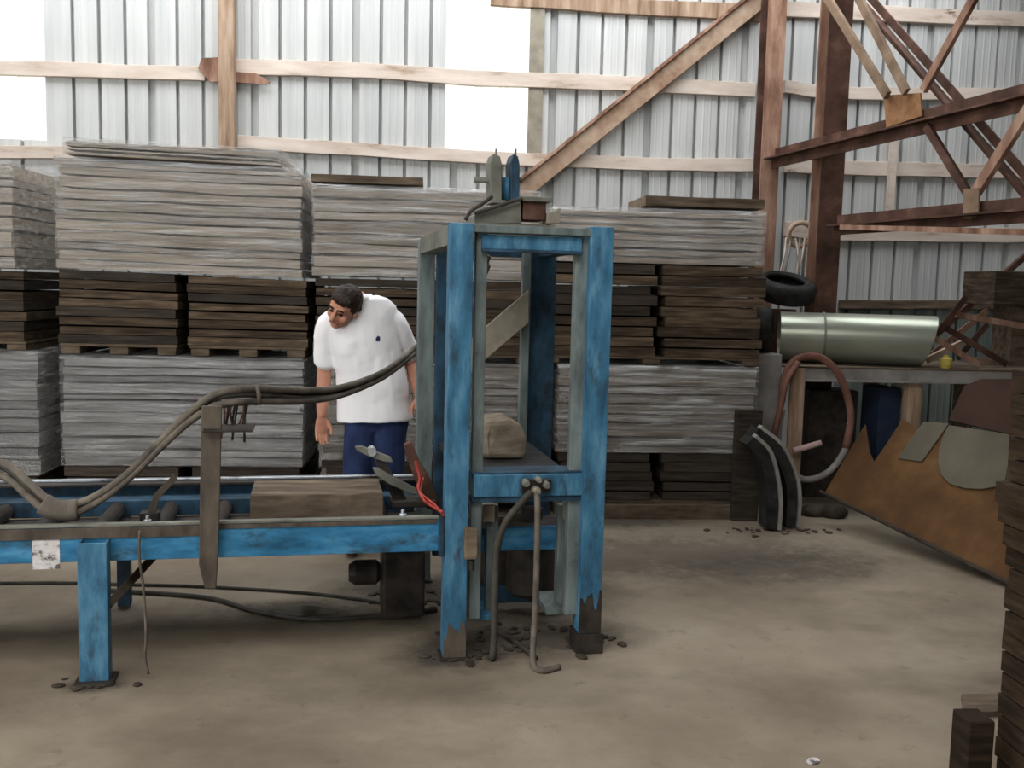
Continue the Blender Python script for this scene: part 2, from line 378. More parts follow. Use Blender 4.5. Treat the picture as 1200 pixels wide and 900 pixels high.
plate_with_holes('x', XL - .1, .1, YB, YW, 0, ZC, [(-2.6, 3.4, .0, 3.6)], 'wall_left', 'roofing', 'sheet metal wall with an open bay', 'wall')
plate_with_holes('x', XR, .1, YB, YW, 0, ZC, [], 'wall_right', 'roofing', 'sheet metal side wall of the shed', 'wall')
plate_with_holes('y', YB - .1, .1, XL, XR, 0, ZC, [(-6.6, -2.4, 0, 4.2)], 'wall_front', 'roofing', 'sheet metal wall with the open shed door', 'wall')

# girts, posts, brace: timber nailed to the back wall
def girt(pts, h, label, m='girt', y=YW, t=.05):
    "wavy horizontal timber through pixel points on the wall plane"
    ps = [atY(px, py, y - t) for px, py in pts]
    mb = MB(); N = 14; rings = []
    ps2 = crom(ps, 8) if len(ps) > 2 else [ps[0].lerp(ps[1], i / N) for i in range(N + 1)]
    for i, p in enumerate(ps2):
        k = h / 2 * (1 + .10 * noise.noise(V((p.x * 2.1, p.z * 3, h * 10))))
        dz = .008 * noise.noise(V((p.x * 1.3, 7, p.z * 5)))
        rings.append([V((p.x, y - t, p.z - k + dz)), V((p.x, y - .001, p.z - k + dz)), V((p.x, y - .001, p.z + k + dz)), V((p.x, y - t, p.z + k + dz))])
    mb.loft(rings); return one(mb, 'wall_girt', m, label, 'timber', 'timber girts on the back wall', 'structure', .004)
girt([(-150, 75), (0, 79), (240, 86)], .115, 'wavy timber girt between the white end panel and the upright wall post')
girt([(272, 78), (420, 82), (560, 91), (700, 96), (886, 105)], .125, 'long pale upper girt running past the white panel to the rusty column')
girt([(-150, 178), (60, 178), (262, 180)], .105, 'grey timber girt just above the wrapped bundles near the end panel')
girt([(278, 166), (420, 175), (560, 183), (700, 190), (888, 194)], .11, 'long pale lower girt behind the top of the press')
girt([(575, -4), (700, 5), (820, 11), (893, 16)], .13, 'topmost girt under the roof, meeting the diagonal brace', 'wood')
girt([(920, 10), (1040, 16), (1300, 26)], .13, 'topmost girt behind the roof of the steel truss')
girt([(920, 101), (1000, 109), (1300, 110)], .105, 'girt behind the square gusset plate of the truss')
girt([(920, 195), (1000, 197), (1300, 203)], .12, 'girt between the two rusty truss chords')
girt([(920, 268), (1000, 274), (1300, 276)], .13, 'girt just below the lower truss chord')
girt([(985, 356), (1080, 357), (1300, 360)], .08, 'sill board above the darker siding behind the scrap bench', 'plank')
# upright post and its splice blocks
tp, bp = atY(266, -60, YW - .1), atY(268, 330, YW - .1)
one(MB().box((tp.x - .065, YW - .16, 0), (tp.x + .065, YW - .051, ZC)), 'wall_post', 'wood', 'upright brown timber post against the pale metal wall', 'post', kind='structure', bevel=.006)
a = atY(236, 76, YW - .06); b = atY(258, 84, YW - .06)
mb = MB(); p = [atY(x, y, YW - .075) for x, y in ((236, 68), (258, 67), (258, 95), (246, 96), (232, 80))]
one(mb.prism(p, (0, .02, 0)), 'splice_block', 'rust', 'dark brown splice block beside the upright post', 'timber', 'splice blocks at the upright post', 'structure')
p = [atY(x, y, YW - .075) for x, y in ((275, 84), (300, 86), (317, 96), (312, 99), (275, 96))]
one(MB().prism(p, (0, .02, 0)), 'splice_block', 'rust', 'tapered brown splice block under the long upper girt', 'timber', 'splice blocks at the upright post', 'structure')
# diagonal brace
A, B = atY(520, 297.6, YW - .12), atY(900, -8, YW - .12)
br = thing('diagonal_brace', 'long tan diagonal brace rising from behind the press to the rusty column', 'brace', A, kind='structure')
d = (B - A).normalized()
MB().bar(V(), B - A, .04, .15).build('brace_face', 'rust_tan', br, .004)
nrm = V((-d.z, 0, d.x)) * .085
MB().bar(nrm, B - A + nrm, .11, .03).build('brace_flange', 'rust', br, .004)
# the two steel columns
def column(pxt, pxb, pyt, pyb, y, w, label, facem, edgem):
    t_, b_ = atY(pxt, pyt, y), atY(pxb, pyb, y); x = (t_.x + b_.x) / 2
    c = thing('steel_column', label, 'column', (x, y, 0), kind='structure')
    MB().box((-w / 2, 0, 0), (w / 2, .016, ZC)).build('front_flange', facem, c, .003)
    MB().box((-w / 2, .184, 0), (w / 2, .2, ZC)).build('rear_flange', edgem, c, .003)
    MB().box((w / 2 - .05, .016, 0), (w / 2 - .03, .184, ZC)).build('web', edgem, c)
    return c, x
c1, X1 = column(908, 900, 20, 300, 8.22, .16, 'tan and rust steel column at the end of the wrapped bundles', 'rust', 'rust_dark')
c2, X2 = column(983, 971, 20, 340, 7.55, .19, 'dark red-brown steel column behind the galvanised duct', 'rust_dark', 'rust')

# side frame of angle iron, running from the columns towards the viewer
W1 = atY(905, 185, 8.22); tdir = V((.19, -1, 0)).normalized(); tn = V((tdir.y, -tdir.x, 0))
def tp_(px, py, off=0): return onp(px, py, W1 + tn * off, tn)
def extend(p, q, k): return p + (q - p) * k
def member(a, b, w, name, m, label, off=0, ext=(0, 1), style='bar'):
    p, q = tp_(*a, off), tp_(*b, off); p, q = extend(p, q, ext[0]), extend(p, q, ext[1])
    mb = MB()
    if style == 'angle': mb.angle(p, q, w, .012, tn); mb.angle(p + tn * -.02, q + tn * -.02, w, .012, -tn)
    elif style == 'rod': mb.tube([p, q], w / 2, 10, False)
    else: mb.bar(p, q, w * .5, w, tn)
    return one(mb, name, m, label, 'steel bar', 'angle iron side frame', 'structure')
member((905, 186), (1200, 114), .085, 'truss_chord', 'rust_dark', 'upper dark rusty chord running from the tan column past the gusset plate', ext=(0, 1.7), style='angle')
member((978, 264), (1200, 246), .075, 'truss_chord', 'rust_dark', 'lower dark rusty chord running from the dark red column', .05, ext=(0, 1.8), style='angle')
member((985, 266), (1200, 272), .035, 'truss_chord', 'rust', 'thin rusty bar just below the lower chord', .12, ext=(0, 1.5))
member((1010, -4), (1205, 222), .058, 'truss_brace', 'rust_dark', 'thick dark diagonal crossing behind both chords', -.16, ext=(-.1, 1.3), style='angle')
member((968, -5), (1040, 112), .06, 'truss_brace', 'rust_brown', 'thin tan diagonal from the roof down to the outer corner of the square gusset plate', .03, ext=(-.2, 1))
member((1005, -5), (1062, 108), .06, 'truss_brace', 'rust_brown', 'tan diagonal ending on top of the square gusset plate', .03, ext=(-.2, 1))
member((1143, -5), (1082, 106), .06, 'truss_brace', 'rust', 'brown diagonal leaning the other way down to the square gusset plate', .03, ext=(-.2, 1))
member((1086, 148), (1134, 226), .055, 'truss_brace', 'rust_dark', 'dark diagonal between the upper chord and the small gusset plate', .03)
member((1203, 132), (1143, 226), .07, 'truss_brace', 'rust', 'brown diagonal rising from the small gusset plate out of view', .03, ext=(-.3, 1))
def gusset(pts, m, label):
    off = -.015 if pts[0][0] < 1100 else .05
    mb = MB().prism([tp_(x, y, off) for x, y in pts], tn * .012)
    ob = one(mb, 'gusset_plate', m, label, 'steel plate', 'gusset plates of the side frame', 'structure', .002)
gusset([(1037, 112), (1080, 109), (1082, 136), (1040, 150)], 'rust_orange', 'square orange-rust gusset plate on the upper chord')
gusset([(1131, 222), (1149, 220), (1148, 252), (1142, 259), (1130, 255)], 'rust_brown', 'small yellowish gusset plate on the lower chord')
p, q = atY(1047, 158, YW - .06), atY(1047, 262, YW - .06)
one(MB().box((p.x - .03, YW - .10, q.z), (p.x + .03, YW - .051, p.z)), 'wall_stud', 'girt', 'short thin upright stud on the wall under the gusset plate', 'timber', kind='structure')

# ------------------------------------------------------------------ stacked lumber
ORD = ['topmost', 'second', 'third', 'fourth', 'fifth', 'sixth', 'seventh', 'eighth', 'ninth', 'tenth', 'eleventh', 'twelfth', 'thirteenth', 'fourteenth', 'fifteenth', 'sixteenth', 'seventeenth', 'eighteenth', 'nineteenth', 'twentieth', 'twenty-first', 'twenty-second', 'twenty-third', 'twenty-fourth']
def slab(x0, x1, d, z0, z1, seed, sag=0, jit=.008, n=14, end=.01, tilt=0, wave=0):
    "one board layer: a slab with an uneven front edge; local coordinates, front at y = 0"
    rn = random.Random(seed); e0, e1 = rn.uniform(-end, end), rn.uniform(-end, end); fy = rn.uniform(-jit, jit)
    x0 += e0; x1 += e1; rings = []
    for i in range(n + 1):
        t = i / n; x = x0 + (x1 - x0) * t
        w = noise.noise(V((x * 3, seed * 1.7, 0))) * jit
        h = noise.noise(V((x * 2.3, seed * 3.1, 5))) * .05 * (z1 - z0)
        s = -sag * (1 - (2 * t - 1) ** 2) + tilt * (t - .5) + wave * noise.noise(V((x * 1.9, z0 * 2.5, wave * 900)))
        rings.append([V((x, fy + w, z0 + s)), V((x, d, z0 + s)), V((x, d, z1 + s + h)), V((x, fy + w, z1 + s + h))])
    return MB().loft(rings)
SEED = [100]
def px_rect(x0, x1, yt, yb, Y):
    a_, b_ = atY(x0, (yt + yb) / 2, Y), atY(x1, (yt + yb) / 2, Y)
    xm = (x0 + x1) / 2
    return a_.x, b_.x, atY(xm, yb, Y).z, atY(xm, yt, Y).z
def bundle(x0, x1, z0, z1, y, d, n, label, m='grey_board', sag=.0, tilt=0):
    g = thing('wrapped_bundle', label, 'board bundle', ((x0 + x1) / 2, y, z0), group='plastic wrapped bundles of boards')
    w = (x1 - x0) / 2; h = (z1 - z0) / n
    rn = random.Random(SEED[0]); zz = 0; hs = [rn.uniform(.6, 1.4) for _ in range(n)]; k = (z1 - z0) / sum(hs)
    for i in range(n):
        SEED[0] += 1; t = hs[i] * k
        slab(-w + .012, w - .012, d - .02, zz + .002, zz + t - rn.uniform(.006, .014), SEED[0], sag * (i + 1) / n, .014, 20, .015, tilt, .016 * min(1, zz / .12, (z1 - z0 - zz) / .12 if i < n - 1 else 0)).build('board_layer', m, g)
        zz += t
    # the plastic film: front, back, sides and top with wrinkles
    N, K = 26, 12; vs = []; fs = []; H = z1 - z0
    per = []
    for i in range(N + 1): per.append((-w + 2 * w * i / N, -.026, V((0, -1, 0))))
    for i in range(1, 9): per.append((w + .008, -.026 + (d + .03) * i / 8, V((1, 0, 0))))
    for i in range(1, N + 1): per.append((w - 2 * w * i / N, d + .01, V((0, 1, 0))))
    for i in range(1, 8): per.append((-w - .008, d + .004 - (d + .03) * i / 8, V((-1, 0, 0))))
    P = len(per); sd = SEED[0]
    for j in range(K + 1):
        for x, yy, nn in per:
            t = (x + w) / (2 * w)
            s = (-sag * (1 - (2 * t - 1) ** 2)) * j / K + tilt * (t - .5)
            z = H * j / K + s + (.012 if j == K else 0)
            k2 = .007 * noise.noise(V((x * 2.5, z * 14, sd))) + .004 * noise.noise(V((x * 9, z * 22, sd + 3)))
            q = V((x, yy, z)) + nn * k2; vs.append(q)
    for j in range(K):
        for i in range(P): fs.append((j * P + i, j * P + (i + 1) % P, (j + 1) * P + (i + 1) % P, (j + 1) * P + i))
    c = len(vs); top = vs[K * P:]
    # top film bridged across from front to back
    for i in range(N):
        fa = K * P + i; fb = K * P + i + 1; ba = K * P + N + 8 + (N - i); bb = K * P + N + 8 + (N - i - 1)
        fs.append((fa, fb, bb, ba))
    o = MB().add(vs, fs).build('plastic_wrap', 'wrap', g, smooth=True); o['label'] = 'clear shiny stretch wrap'
    return g
def pallet(x0, x1, z0, z1, y, d, label):
    g = thing('timber_pallet', label, 'pallet', ((x0 + x1) / 2, y, z0), group='pallets under the board stacks')
    w = (x1 - x0) / 2; h = z1 - z0
    MB().box((-w, .0, h * .72), (w, d, h)).build('deck', 'pallet', g, .004)
    for i in range(3):
        cx = -w + .07 + (2 * w - .14) * i / 2
        MB().box((cx - .06, .01, 0), (cx + .06, d - .01, h * .72)).build('bearer', 'pallet', g, .004)
    return g
def stack(x0, x1, z0, z1, y, d, n, where, m='board', group=None, jit=.012, end=.02, tilt=0, lean=0):
    "loose boards: every one a thing of its own"
    z = z0; h = (z1 - z0) / n
    for i in range(n):
        SEED[0] += 1; k = n - 1 - i
        nm = ORD[k] if k else 'topmost'
        if i == 0: lab = 'bottom dark board %s' % where
        elif k == 0: lab = 'topmost dark board %s' % where
        else: lab = '%s dark board from the top %s' % (nm, where)
        rn = random.Random(SEED[0]); gap = rn.choice((.004, .006, .013))
        ob = slab(-(x1 - x0) / 2, (x1 - x0) / 2, d, 0, h - gap, SEED[0], 0, jit, 10, end, tilt * (i + 1) / n).build('wooden_board', m if rn.random() > .2 else 'board_edge', None, loc=V(((x0 + x1) / 2 + lean * i, y, z + .001)))
        tag(ob, lab, 'board', group or 'dark loose boards')
        z += h

D = 1.15
# column A: at the far left edge of the photograph
x0, x1, z0, z1 = px_rect(-190, 17, 188, 312, YF); bA = (x0, x1)
zA3 = z0
xm0, xm1, zm0, zm1 = px_rect(-190, 30, 316, 402, YF)
xl0, xl1, zl0, zl1 = px_rect(-190, 46, 412, 556, YF)
# column B
xB0, xB1, zB0, zB1 = px_rect(66, 354, 192, 322, YF)
_, _, zBm0, zBm1 = px_rect(66, 354, 322, 408, YF)
xBl0, xBl1, zBl0, zBl1 = px_rect(72, 356, 420, 546, YF)
# column C
xC0, xC1, zC0, zC1 = px_rect(366, 632, 222, 326, YF)
xCl0, xCl1, zCl0, zCl1 = px_rect(376, 640, 428, 540, YF)
# column D
xD0, xD1, zD0, zD1 = px_rect(646, 896, 250, 309, YF)
xDl0, xDl1, zDl0, zDl1 = px_rect(652, 886, 430, 530, YF)

def tier(xl0, xl1, zf, lower, mid, upper, name, nb=3):
    pass
# ground pallets and bottom stacks
def groundstack(x0, x1, ztop, halves, where, n):
    pallet(x0, x1, 0, .12, YF, D, 'pallet on the floor under the ' + where)
    for (a_, b_, w_) in halves:
        stack(a_, b_, .121, ztop, YF, D, n, w_, 'board_edge')
g = 'dark loose boards'
# A
groundstack(xl0, xl1, zl0 - .004, [(xl0 + .02, xl1 - .03, 'in the floor-level stack at the far left edge')], 'far left stack', 3)
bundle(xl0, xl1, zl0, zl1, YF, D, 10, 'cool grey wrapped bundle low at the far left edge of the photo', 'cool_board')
pallet(xm0, xm1, zl1 + .018, zl1 + .075, YF, D, 'pallet on the low wrapped bundle at the far left edge')
stack(xm0, xm1, zl1 + .076, zA3 - .005, YF, D, 7, 'in the middle tier at the far left edge')
bundle(x0, x1, zA3, z1, YF, D, 8, 'pale wrapped bundle on top of the stack at the far left edge')
# B
groundstack(xBl0, xBl1, zBl0 - .004, [(xBl0 + .02, (xBl0 + xBl1) / 2 - .05, 'in the floor-level stack left of the conveyor hoses'), ((xBl0 + xBl1) / 2 + .05, xBl1 - .02, 'in the floor-level stack beside the man')], 'wide wrapped bundle behind the conveyor', 3)
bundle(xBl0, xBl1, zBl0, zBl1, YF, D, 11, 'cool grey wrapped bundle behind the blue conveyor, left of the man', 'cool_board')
zp = zBl1 + .018
sB = atY(207, 360, YF).x, atY(221, 360, YF).x
pallet(xB0, sB[0], zp, zp + .07, YF, D, 'pallet with dark gaps under the brown stack further from the man')
pallet(sB[1], xB1 + .03, zp, zp + .07, YF, D, 'pallet with dark gaps under the brown stack beside the man')
stack(xB0, sB[0], zp + .071, zB0 + .013, YF, D, 8, 'in the brown stack further from the man', end=.012, tilt=-.0145)
stack(sB[1], xB1 + .03, zp + .071, zB0 - .003, YF, D, 8, 'in the brown stack just beside the man', end=.012, tilt=-.0145)
bundle(xB0, xB1, zB0 + .012, zB1, YF, D, 11, 'biggest pale wrapped bundle, top tier, left of the man', sag=.006, tilt=-.03)
p = px_rect(72, 328, 178, 193, YF)
tb = bundle(p[0], p[1], zB1 + .03, zB1 + .125, YF + .05, D - .1, 3, 'thin sagging bundle lying on the biggest wrapped bundle', tilt=-.03)
# C
groundstack(xCl0, xCl1, zCl0 - .004, [(xCl0 + .02, xCl1 - .05, 'in the floor-level stack behind the press')], 'stack behind the press', 5)
bundle(xCl0, xCl1, zCl0, zCl1, YF, D, 9, 'wrapped bundle behind the man and the press posts, lower tier', 'grey_board_shaded')
zp = zCl1 + .018
pallet(xC0 + .02, xC1, zp, zp + .06, YF, D, 'pallet behind the man and the press')
xmC = (xC0 + xC1) / 2
stack(xC0 + .02, xmC - .03, zp + .061, zC0 - .005, YF, D, 8, 'in the brown stack just behind the man')
stack(xmC + .03, xC1, zp + .061, zC0 - .005, YF, D, 8, 'in the brown stack seen through the press frame')
bundle(xC0, xC1, zC0, zC1, YF, D, 8, 'shiny pale wrapped bundle above the man, top tier')
p = px_rect(366, 497, 212, 222, YF)
one(slab(p[0], p[1], .5, zC1 + .03, zC1 + .08, 31).shift((0, -YF - .02, 0)), 'loose_plank', 'plank', 'brown plank lying on the wrapped bundle above the man', 'plank')
# D
groundstack(xDl0, xDl1, zDl0 - .004, [(atY(655, 560, YF).x, atY(763, 560, YF).x, 'in the floor-level stack just right of the press'), (atY(776, 560, YF).x, atY(872, 560, YF).x, 'in the floor-level stack beside the tyres')], 'wrapped bundle right of the press', 5)
bundle(xDl0, xDl1, zDl0, zDl1, YF, D, 10, 'wrapped bundle right of the press, lower tier, by the tyres', 'grey_board_shaded')
zp = zDl1 + .018
sD = atY(766, 370, YF).x, atY(776, 370, YF).x
pallet(xD0 - .05, xDl1 + .02, zp, zp + .05, YF, D, 'wide pallet under the two brown stacks right of the press')
stack(xD0 - .05, sD[0], zp + .051, zD0 - .005, YF, D, 9, 'in the brown stack right of the press post', end=.03)
stack(sD[1], atY(892, 370, YF).x, zp + .051, zD0 - .005, YF, D, 9, 'in the brown stack nearest the galvanised duct', end=.03)
bundle(xD0, xD1, zD0, zD1 + .02, YF, D, 7, 'pale wrapped bundle right of the press, top tier, reaching the rusty column')
p = px_rect(757, 897, 240, 250, YF)
one(slab(p[0], p[1], .6, zD1 + .056, zD1 + .12, 33).shift((0, -YF - .02, 0)), 'loose_plank', 'plank', 'brown plank on the wrapped bundle next to the rusty column', 'plank')
p = px_rect(690, 868, 590, 612, YF - .06)
one(slab(p[0], p[1], .05, .001, .10, 35, jit=.006).shift((0, -YF + .09, 0)), 'timber_beam', 'pallet', 'long dark timber on the floor against the stack right of the press', 'timber')
a_ = atY(862, 480, YF - .10); b_ = atY(886, 600, YF - .10)
one(MB().box((a_.x, YF - .14, 0), (b_.x, YF - .075, a_.z)), 'upright_post', 'board_edge', 'dark upright post against the stack beside the two tyres', 'post', bevel=.005)

# ------------------------------------------------------------------ the press and the conveyor: a shared local frame
O = atZ(531, 774); O.z = 0
MA = R(6.5); MU = V((math.cos(MA), math.sin(MA), 0)); MV = V((-math.sin(MA), math.cos(MA), 0))
def mp(px, py, v):
    "pixel -> local (u, v, z) on the machine's plane v = const"
    w = onp(px, py, O + MV * v, MV) - O
    return V((w.dot(MU), v, w.z))
def mbox(mb, x0, y0, x1, y1, v, t):
    a = mp(x0, (y0 + y1) / 2, v); b = mp(x1, (y0 + y1) / 2, v); xm = (x0 + x1) / 2
    return mb.box((a.x, v, mp(xm, y1, v).z), (b.x, v + t, mp(xm, y0, v).z))
def mloc(u, v, z=0): return O + MU * u + MV * v + V((0, 0, z))

press = thing('hydraulic_press', 'tall worn blue steel press frame with four posts and hoses', 'press', O, MA)
def U(px, v, py=500): return mp(px, py, v).x
H = mp(540, 261, 0).z
uL0, uL1 = U(524, 0), U(551, 0); uR0, uR1 = U(686, 0), U(712, 0)
VR = 1.10
q0, q1 = U(489, VR), U(507, VR); w0, w1 = U(618, VR), U(647, VR)
def channel(u0, u1, v, z0, z1, t=.012, dep=.10, back=1):
    mb = MB()
    mb.box((u0, v, z0), (u1, v + t, z1)); mb.box((u0, v + t, z0), (u0 + t, v + dep, z1)); mb.box((u1 - t, v + t, z0), (u1, v + dep, z1))
    return mb
def rowpost(name, u0, u1, v, z0, z1, m, lab=None):
    o = channel(u0, u1, v, z0, z1).build(name, m, press, .003)
    if lab: o['label'] = lab
    return o
pl = rowpost('post', uL0, uL1, 0, .012, H, 'blue')
rowpost('post', uR0, uR1, 0, .09, H + .005, 'blue')
rowpost('post', q0, q1, VR, .012, H - .02, 'blue_grey', 'dusty grey rear post')
rowpost('post', w0, w1, VR, .012, H - .02, 'blue_dark', 'dark blue rear post')
# inner guide bars
for a_, b_, v_, m_ in ((U(554, .05), U(567, .05), .05, 'blue_grey'), (U(669, .05), U(684, .05), .05, 'blue_grey'), (U(509, VR - .04), U(520, VR - .04), VR - .05, 'blue_dark'), (U(608, VR - .04), U(617, VR - .04), VR - .05, 'blue_grey')):
    MB().box((a_, v_, .16), (b_, v_ + .05, H - .012)).build('guide_bar', m_, press, .003)
# base plates under the posts
for a_, b_, v_, z_ in ((uL0, uL1, 0, 0), (uR0, uR1, 0, 0), (q0, q1, VR, 0), (w0, w1, VR, 0)):
    top = .09 if a_ == uR0 else .012
    MB().box((a_ - .012, v_ - .012, 0), (b_ + .012, v_ + .115, top)).build('base_plate', 'grease', press, .003)
def crust(u0, u1, z0, z1, m, seed):
    rn_ = random.Random(seed); n_ = 9
    top = [V((u0 + (u1 - u0) * i / n_, -.004, z1 + rn_.uniform(-.05, .05))) for i in range(n_, -1, -1)]
    o = MB().prism([V((u0, -.004, z0)), V((u1, -.004, z0))] + top, (0, .0035, 0)).build('grease_crust', m, press); o['label'] = 'caked grey-brown dirt at the post foot'
crust(uL0, uL1, .014, .14, 'bar', 1); crust(uR0, uR1, .092, .24, 'grease', 2)
# top frame
zb0, zb1 = mp(620, 293, .02).z, mp(620, 276, .02).z
tf = MB(); tf.box((uL1 + .04, .035, zb0), (uR0 - .03, .055, zb1)); o = tf.build('top_beam', 'blue', press, .003)
MB().box((uL1, .01, zb1 + .006), (uR0, .12, H - .004)).build('top_flange', 'blue_grey', o, .003)
MB().box((uL1 + .04, .012, zb0 - .012), (uR0 - .03, .10, zb0 - .001)).build('lower_flange', 'blue_dark', o, .002)
MB().box((q1, VR + .02, H - .10), (w0, VR + .07, H - .03)).build('top_beam', 'blue_dark', press, .003)
def sidebeam(ua, ub, m):
    pa = V((ua, .10, H - .045)); pb = V((ub, VR + .005, H - .055))
    MB().bar(pa, pb, .075, .085, V((1, 0, 0))).build('side_beam', m, press, .003)
sidebeam((uL0 + uL1) / 2 - .005, (q0 + q1) / 2, 'grey_steel'); sidebeam((uR0 + uR1) / 2, (w0 + w1) / 2, 'blue_dark')
# head: cross channel, clevis, valve block, on top of the frame
vm = .52
hb = MB(); mbox(hb, 556, 238, 611, 262, vm, .22)
poly = [mp(x, y, vm) for x, y in ((556, 262), (611, 262), (611, 234), (590, 236), (566, 247), (556, 252))]
cr = MB().prism(poly, (0, .24, 0)).build('cylinder_mount', 'grey_steel', press, .004)
zc = H - .006
MB().box((mp(548, 262, vm).x - .02, vm - .02, zc - .055), (U(650, vm, 262), vm + .26, mp(583, 262, vm).z + .0)).build('cross_head', 'grey_steel', press, .004)
for xa_, xb_, m_ in ((575, 588, 'grey_steel'), (599, 609, 'blue_dark')):
    pts = [mp(x, y, vm + .06) for x, y in ((xa_, 238), (xb_, 238), (xb_, 192), (xb_ - 2, 183), (xa_ + 3, 180), (xa_, 190))]
    MB().prism(pts, (0, .14, 0)).build('clevis_plate', m_, press, .003)
    t0 = mp((xa_ + xb_) / 2, 182, vm + .12)
    MB().tube([t0 - V((0, 0, .02)), t0 + V((0, 0, .03))], .006, 8, False).build('clevis_bolt', 'grey_steel', press)
a_, b_ = mp(556, 211, vm + .13), mp(612, 211, vm + .13)
MB().tube([a_, b_], .014, 12, False).build('clevis_pin', 'grey_steel', press, smooth=True)
c_ = mp(594, 222, vm + .13)
MB().tube([c_ - V((0, 0, .05)), c_ + V((0, 0, .055))], .03, 14, False).build('cylinder_rod_eye', 'blue', press, smooth=True)
vb = MB(); mbox(vb, 613, 236, 640, 258, vm, .16); o = vb.build('valve_block', 'rust_dark', press, .006)
lid = MB(); mbox(lid, 609, 231, 647, 236, vm - .02, .2); lid.build('valve_cover', 'grey_steel', o, .002)
sv = MB().prism([mp(x, y, vm) for x, y in ((640, 262), (656, 262), (657, 243), (650, 248), (641, 250))], (0, .08, 0)); sv.build('bracket', 'beige', press, .003)
for pts in (((545, 258), (552, 247), (566, 238), (577, 230)), ((556, 250), (575, 244), (600, 236), (612, 233))):
    MB().tube([mp(x, y, vm - .03) for x, y in pts], .009, 8).build('top_hose', 'hose_dark', press, smooth=True)
# lower cross members
o = MB(); mbox(o, 555, 556, 683, 582, .02, .03); cb = o.build('cross_bar', 'blue', press, .004)
f_ = MB(); mbox(f_, 553, 582, 685, 588, .03, .14); f_.build('cross_bar_flange', 'blue_dark', cb, .002)
f_ = MB(); mbox(f_, 553, 553, 685, 556, .03, .14); f_.build('cross_bar_flange', 'blue_dark', cb, .002)
o = MB(); mbox(o, 553, 618, 680, 645, .22, .03); o.build('cross_bar', 'blue_rail', press, .004)
o = MB(); mbox(o, 553, 686, 665, 706, .55, .03); o.build('cross_bar', 'blue_dark', press, .004)
o = MB(); mbox(o, 640, 712, 684, 720, .12, .25); o.build('foot_plate', 'blue_grey', press, .003)
o = MB(); mbox(o, 552, 721, 582, 727, .10, .2); o.build('foot_plate', 'blue', press, .003)
for x0_, x1_, m_ in ((653, 662, 'blue_grey'), (671, 681, 'blue_grey'), (552, 563, 'blue'), (570, 583, 'blue_grey')):
    o = MB(); mbox(o, x0_, 592, x1_, 714 if x0_ > 600 else 722, .16, .05); o.build('lower_strut', m_, press, .003)
o = MB(); mbox(o, 566, 592, 580, 612, .13, .06); o.build('pipe_clamp', 'beige', press, .003)
o = MB(); mbox(o, 662, 590, 682, 610, .12, .05); o.build('pipe_clamp', 'grey_steel', press, .003)
# black ram body behind the bars
c_ = mp(625, 650, .45)
MB().lathe([(0, .10), (.02, .12), (.30, .12), (.32, .14), (.36, .14), (.37, .05), (.42, .05)], V((c_.x, .5, .12)), (0, 0, 1), 24).build('ram_cylinder', 'grease', press, smooth=False)
MB().box((uL1 + .02, .62, .1), (w0 - .02, .67, .46)).build('back_guard', 'grease', press, .004)
MB().box((uL1 + .0, .3, mp(620, 548, .3).z - .03), (uR0 - .02, VR - .06, mp(620, 548, .3).z)).build('table_plate', 'black', press, .003)
# valve fitting cluster on the cross bar
fx = MB(); mbox(fx, 611, 562, 646, 578, -.01, .028); fo = fx.build('hose_manifold', 'grease', press, .005)
for x_, y_, r_ in ((616, 566, .016), (628, 575, .020), (640, 568, .016), (631, 562, .013)):
    c_ = mp(x_, y_, -.02); MB().lathe([(-.03, r_ * .7), (-.015, r_), (.02, r_)], c_, (0, 1, 0), 10).build('fitting', 'grey_steel' if x_ != 628 else 'beige', fo)
hz = [mp(x, y, v) for x, y, v in ((622, 577, -.045), (612, 588, -.06), (594, 610, -.07), (583, 640, -.06), (580, 690, -.05), (579, 745, -.04))] + [V((mp(577, 770, -.03).x, -.03, .014)), V((mp(577, 770, -.03).x + .03, .10, .012))]
MB().tube(hz, .0155, 10).build('supply_hose', 'hose_dark', press, smooth=True)
hz = [mp(x, y, v) for x, y, v in ((629, 578, -.04), (630, 600, -.08), (629, 660, -.10), (627, 720, -.12))] + [V((mp(625, 770, -.14).x, -.14, .03)), V((mp(630, 780, -.17).x + .02, -.19, .012)), V((mp(640, 785, -.17).x + .06, -.16, .012))]
MB().tube(hz, .0135, 10).build('supply_hose', 'hose', press, smooth=True)
# beige junction box by the front post
o = MB(); mbox(o, 545, 620, 560, 656, -.05, .048); jb = o.build('junction_box', 'plank', press, .005)
MB().tube([mp(553, 656, -.03), mp(553, 668, -.03)], .012, 10, False).build('cable_gland', 'grease', jb)
# covered motor on the press table and a slanting chute plate
c_ = mp(594, 546, .65)
def lump(mb, c, rx, ry, rz, seed, amp=.12):
    b0 = len(mb.v); mb.ell(c, rx, ry, rz, None, 20, 14)
    for i in range(b0, len(mb.v)):
        p = mb.v[i] - c; k = 1 + amp * noise.noise(V((p.x * 9 + seed, p.y * 9, p.z * 9)))
        p = V((p.x * k, p.y * k, p.z * k))
        mx = max(abs(p.x) / rx, abs(p.y) / ry); 
        mb.v[i] = c + p
    return mb
zt = mp(620, 548, .3).z
blk = MB()
pr = [mp(x, y, .5) for x, y in ((566, 546), (616, 546), (619, 524), (612, 506), (597, 497), (584, 500), (569, 500), (566, 520))]
mnz = min(p.z for p in pr)
for p in pr: p.z += zt + .002 - mnz
blk.prism(pr, (0, .26, 0))
blk.v = [p + V((.012 * noise.noise(p * 17), .01 * noise.noise(p * 13 + V((5, 0, 0))), .012 * noise.noise(p * 15) if p.z > zt + .02 else 0)) for p in blk.v]
one(MB().add([O + MU * p.x + MV * p.y + V((0, 0, p.z)) for p in blk.v], blk.f), 'covered_motor', 'sack', 'dusty brown lumpy block on the table inside the press', 'machine part', bevel=.025)
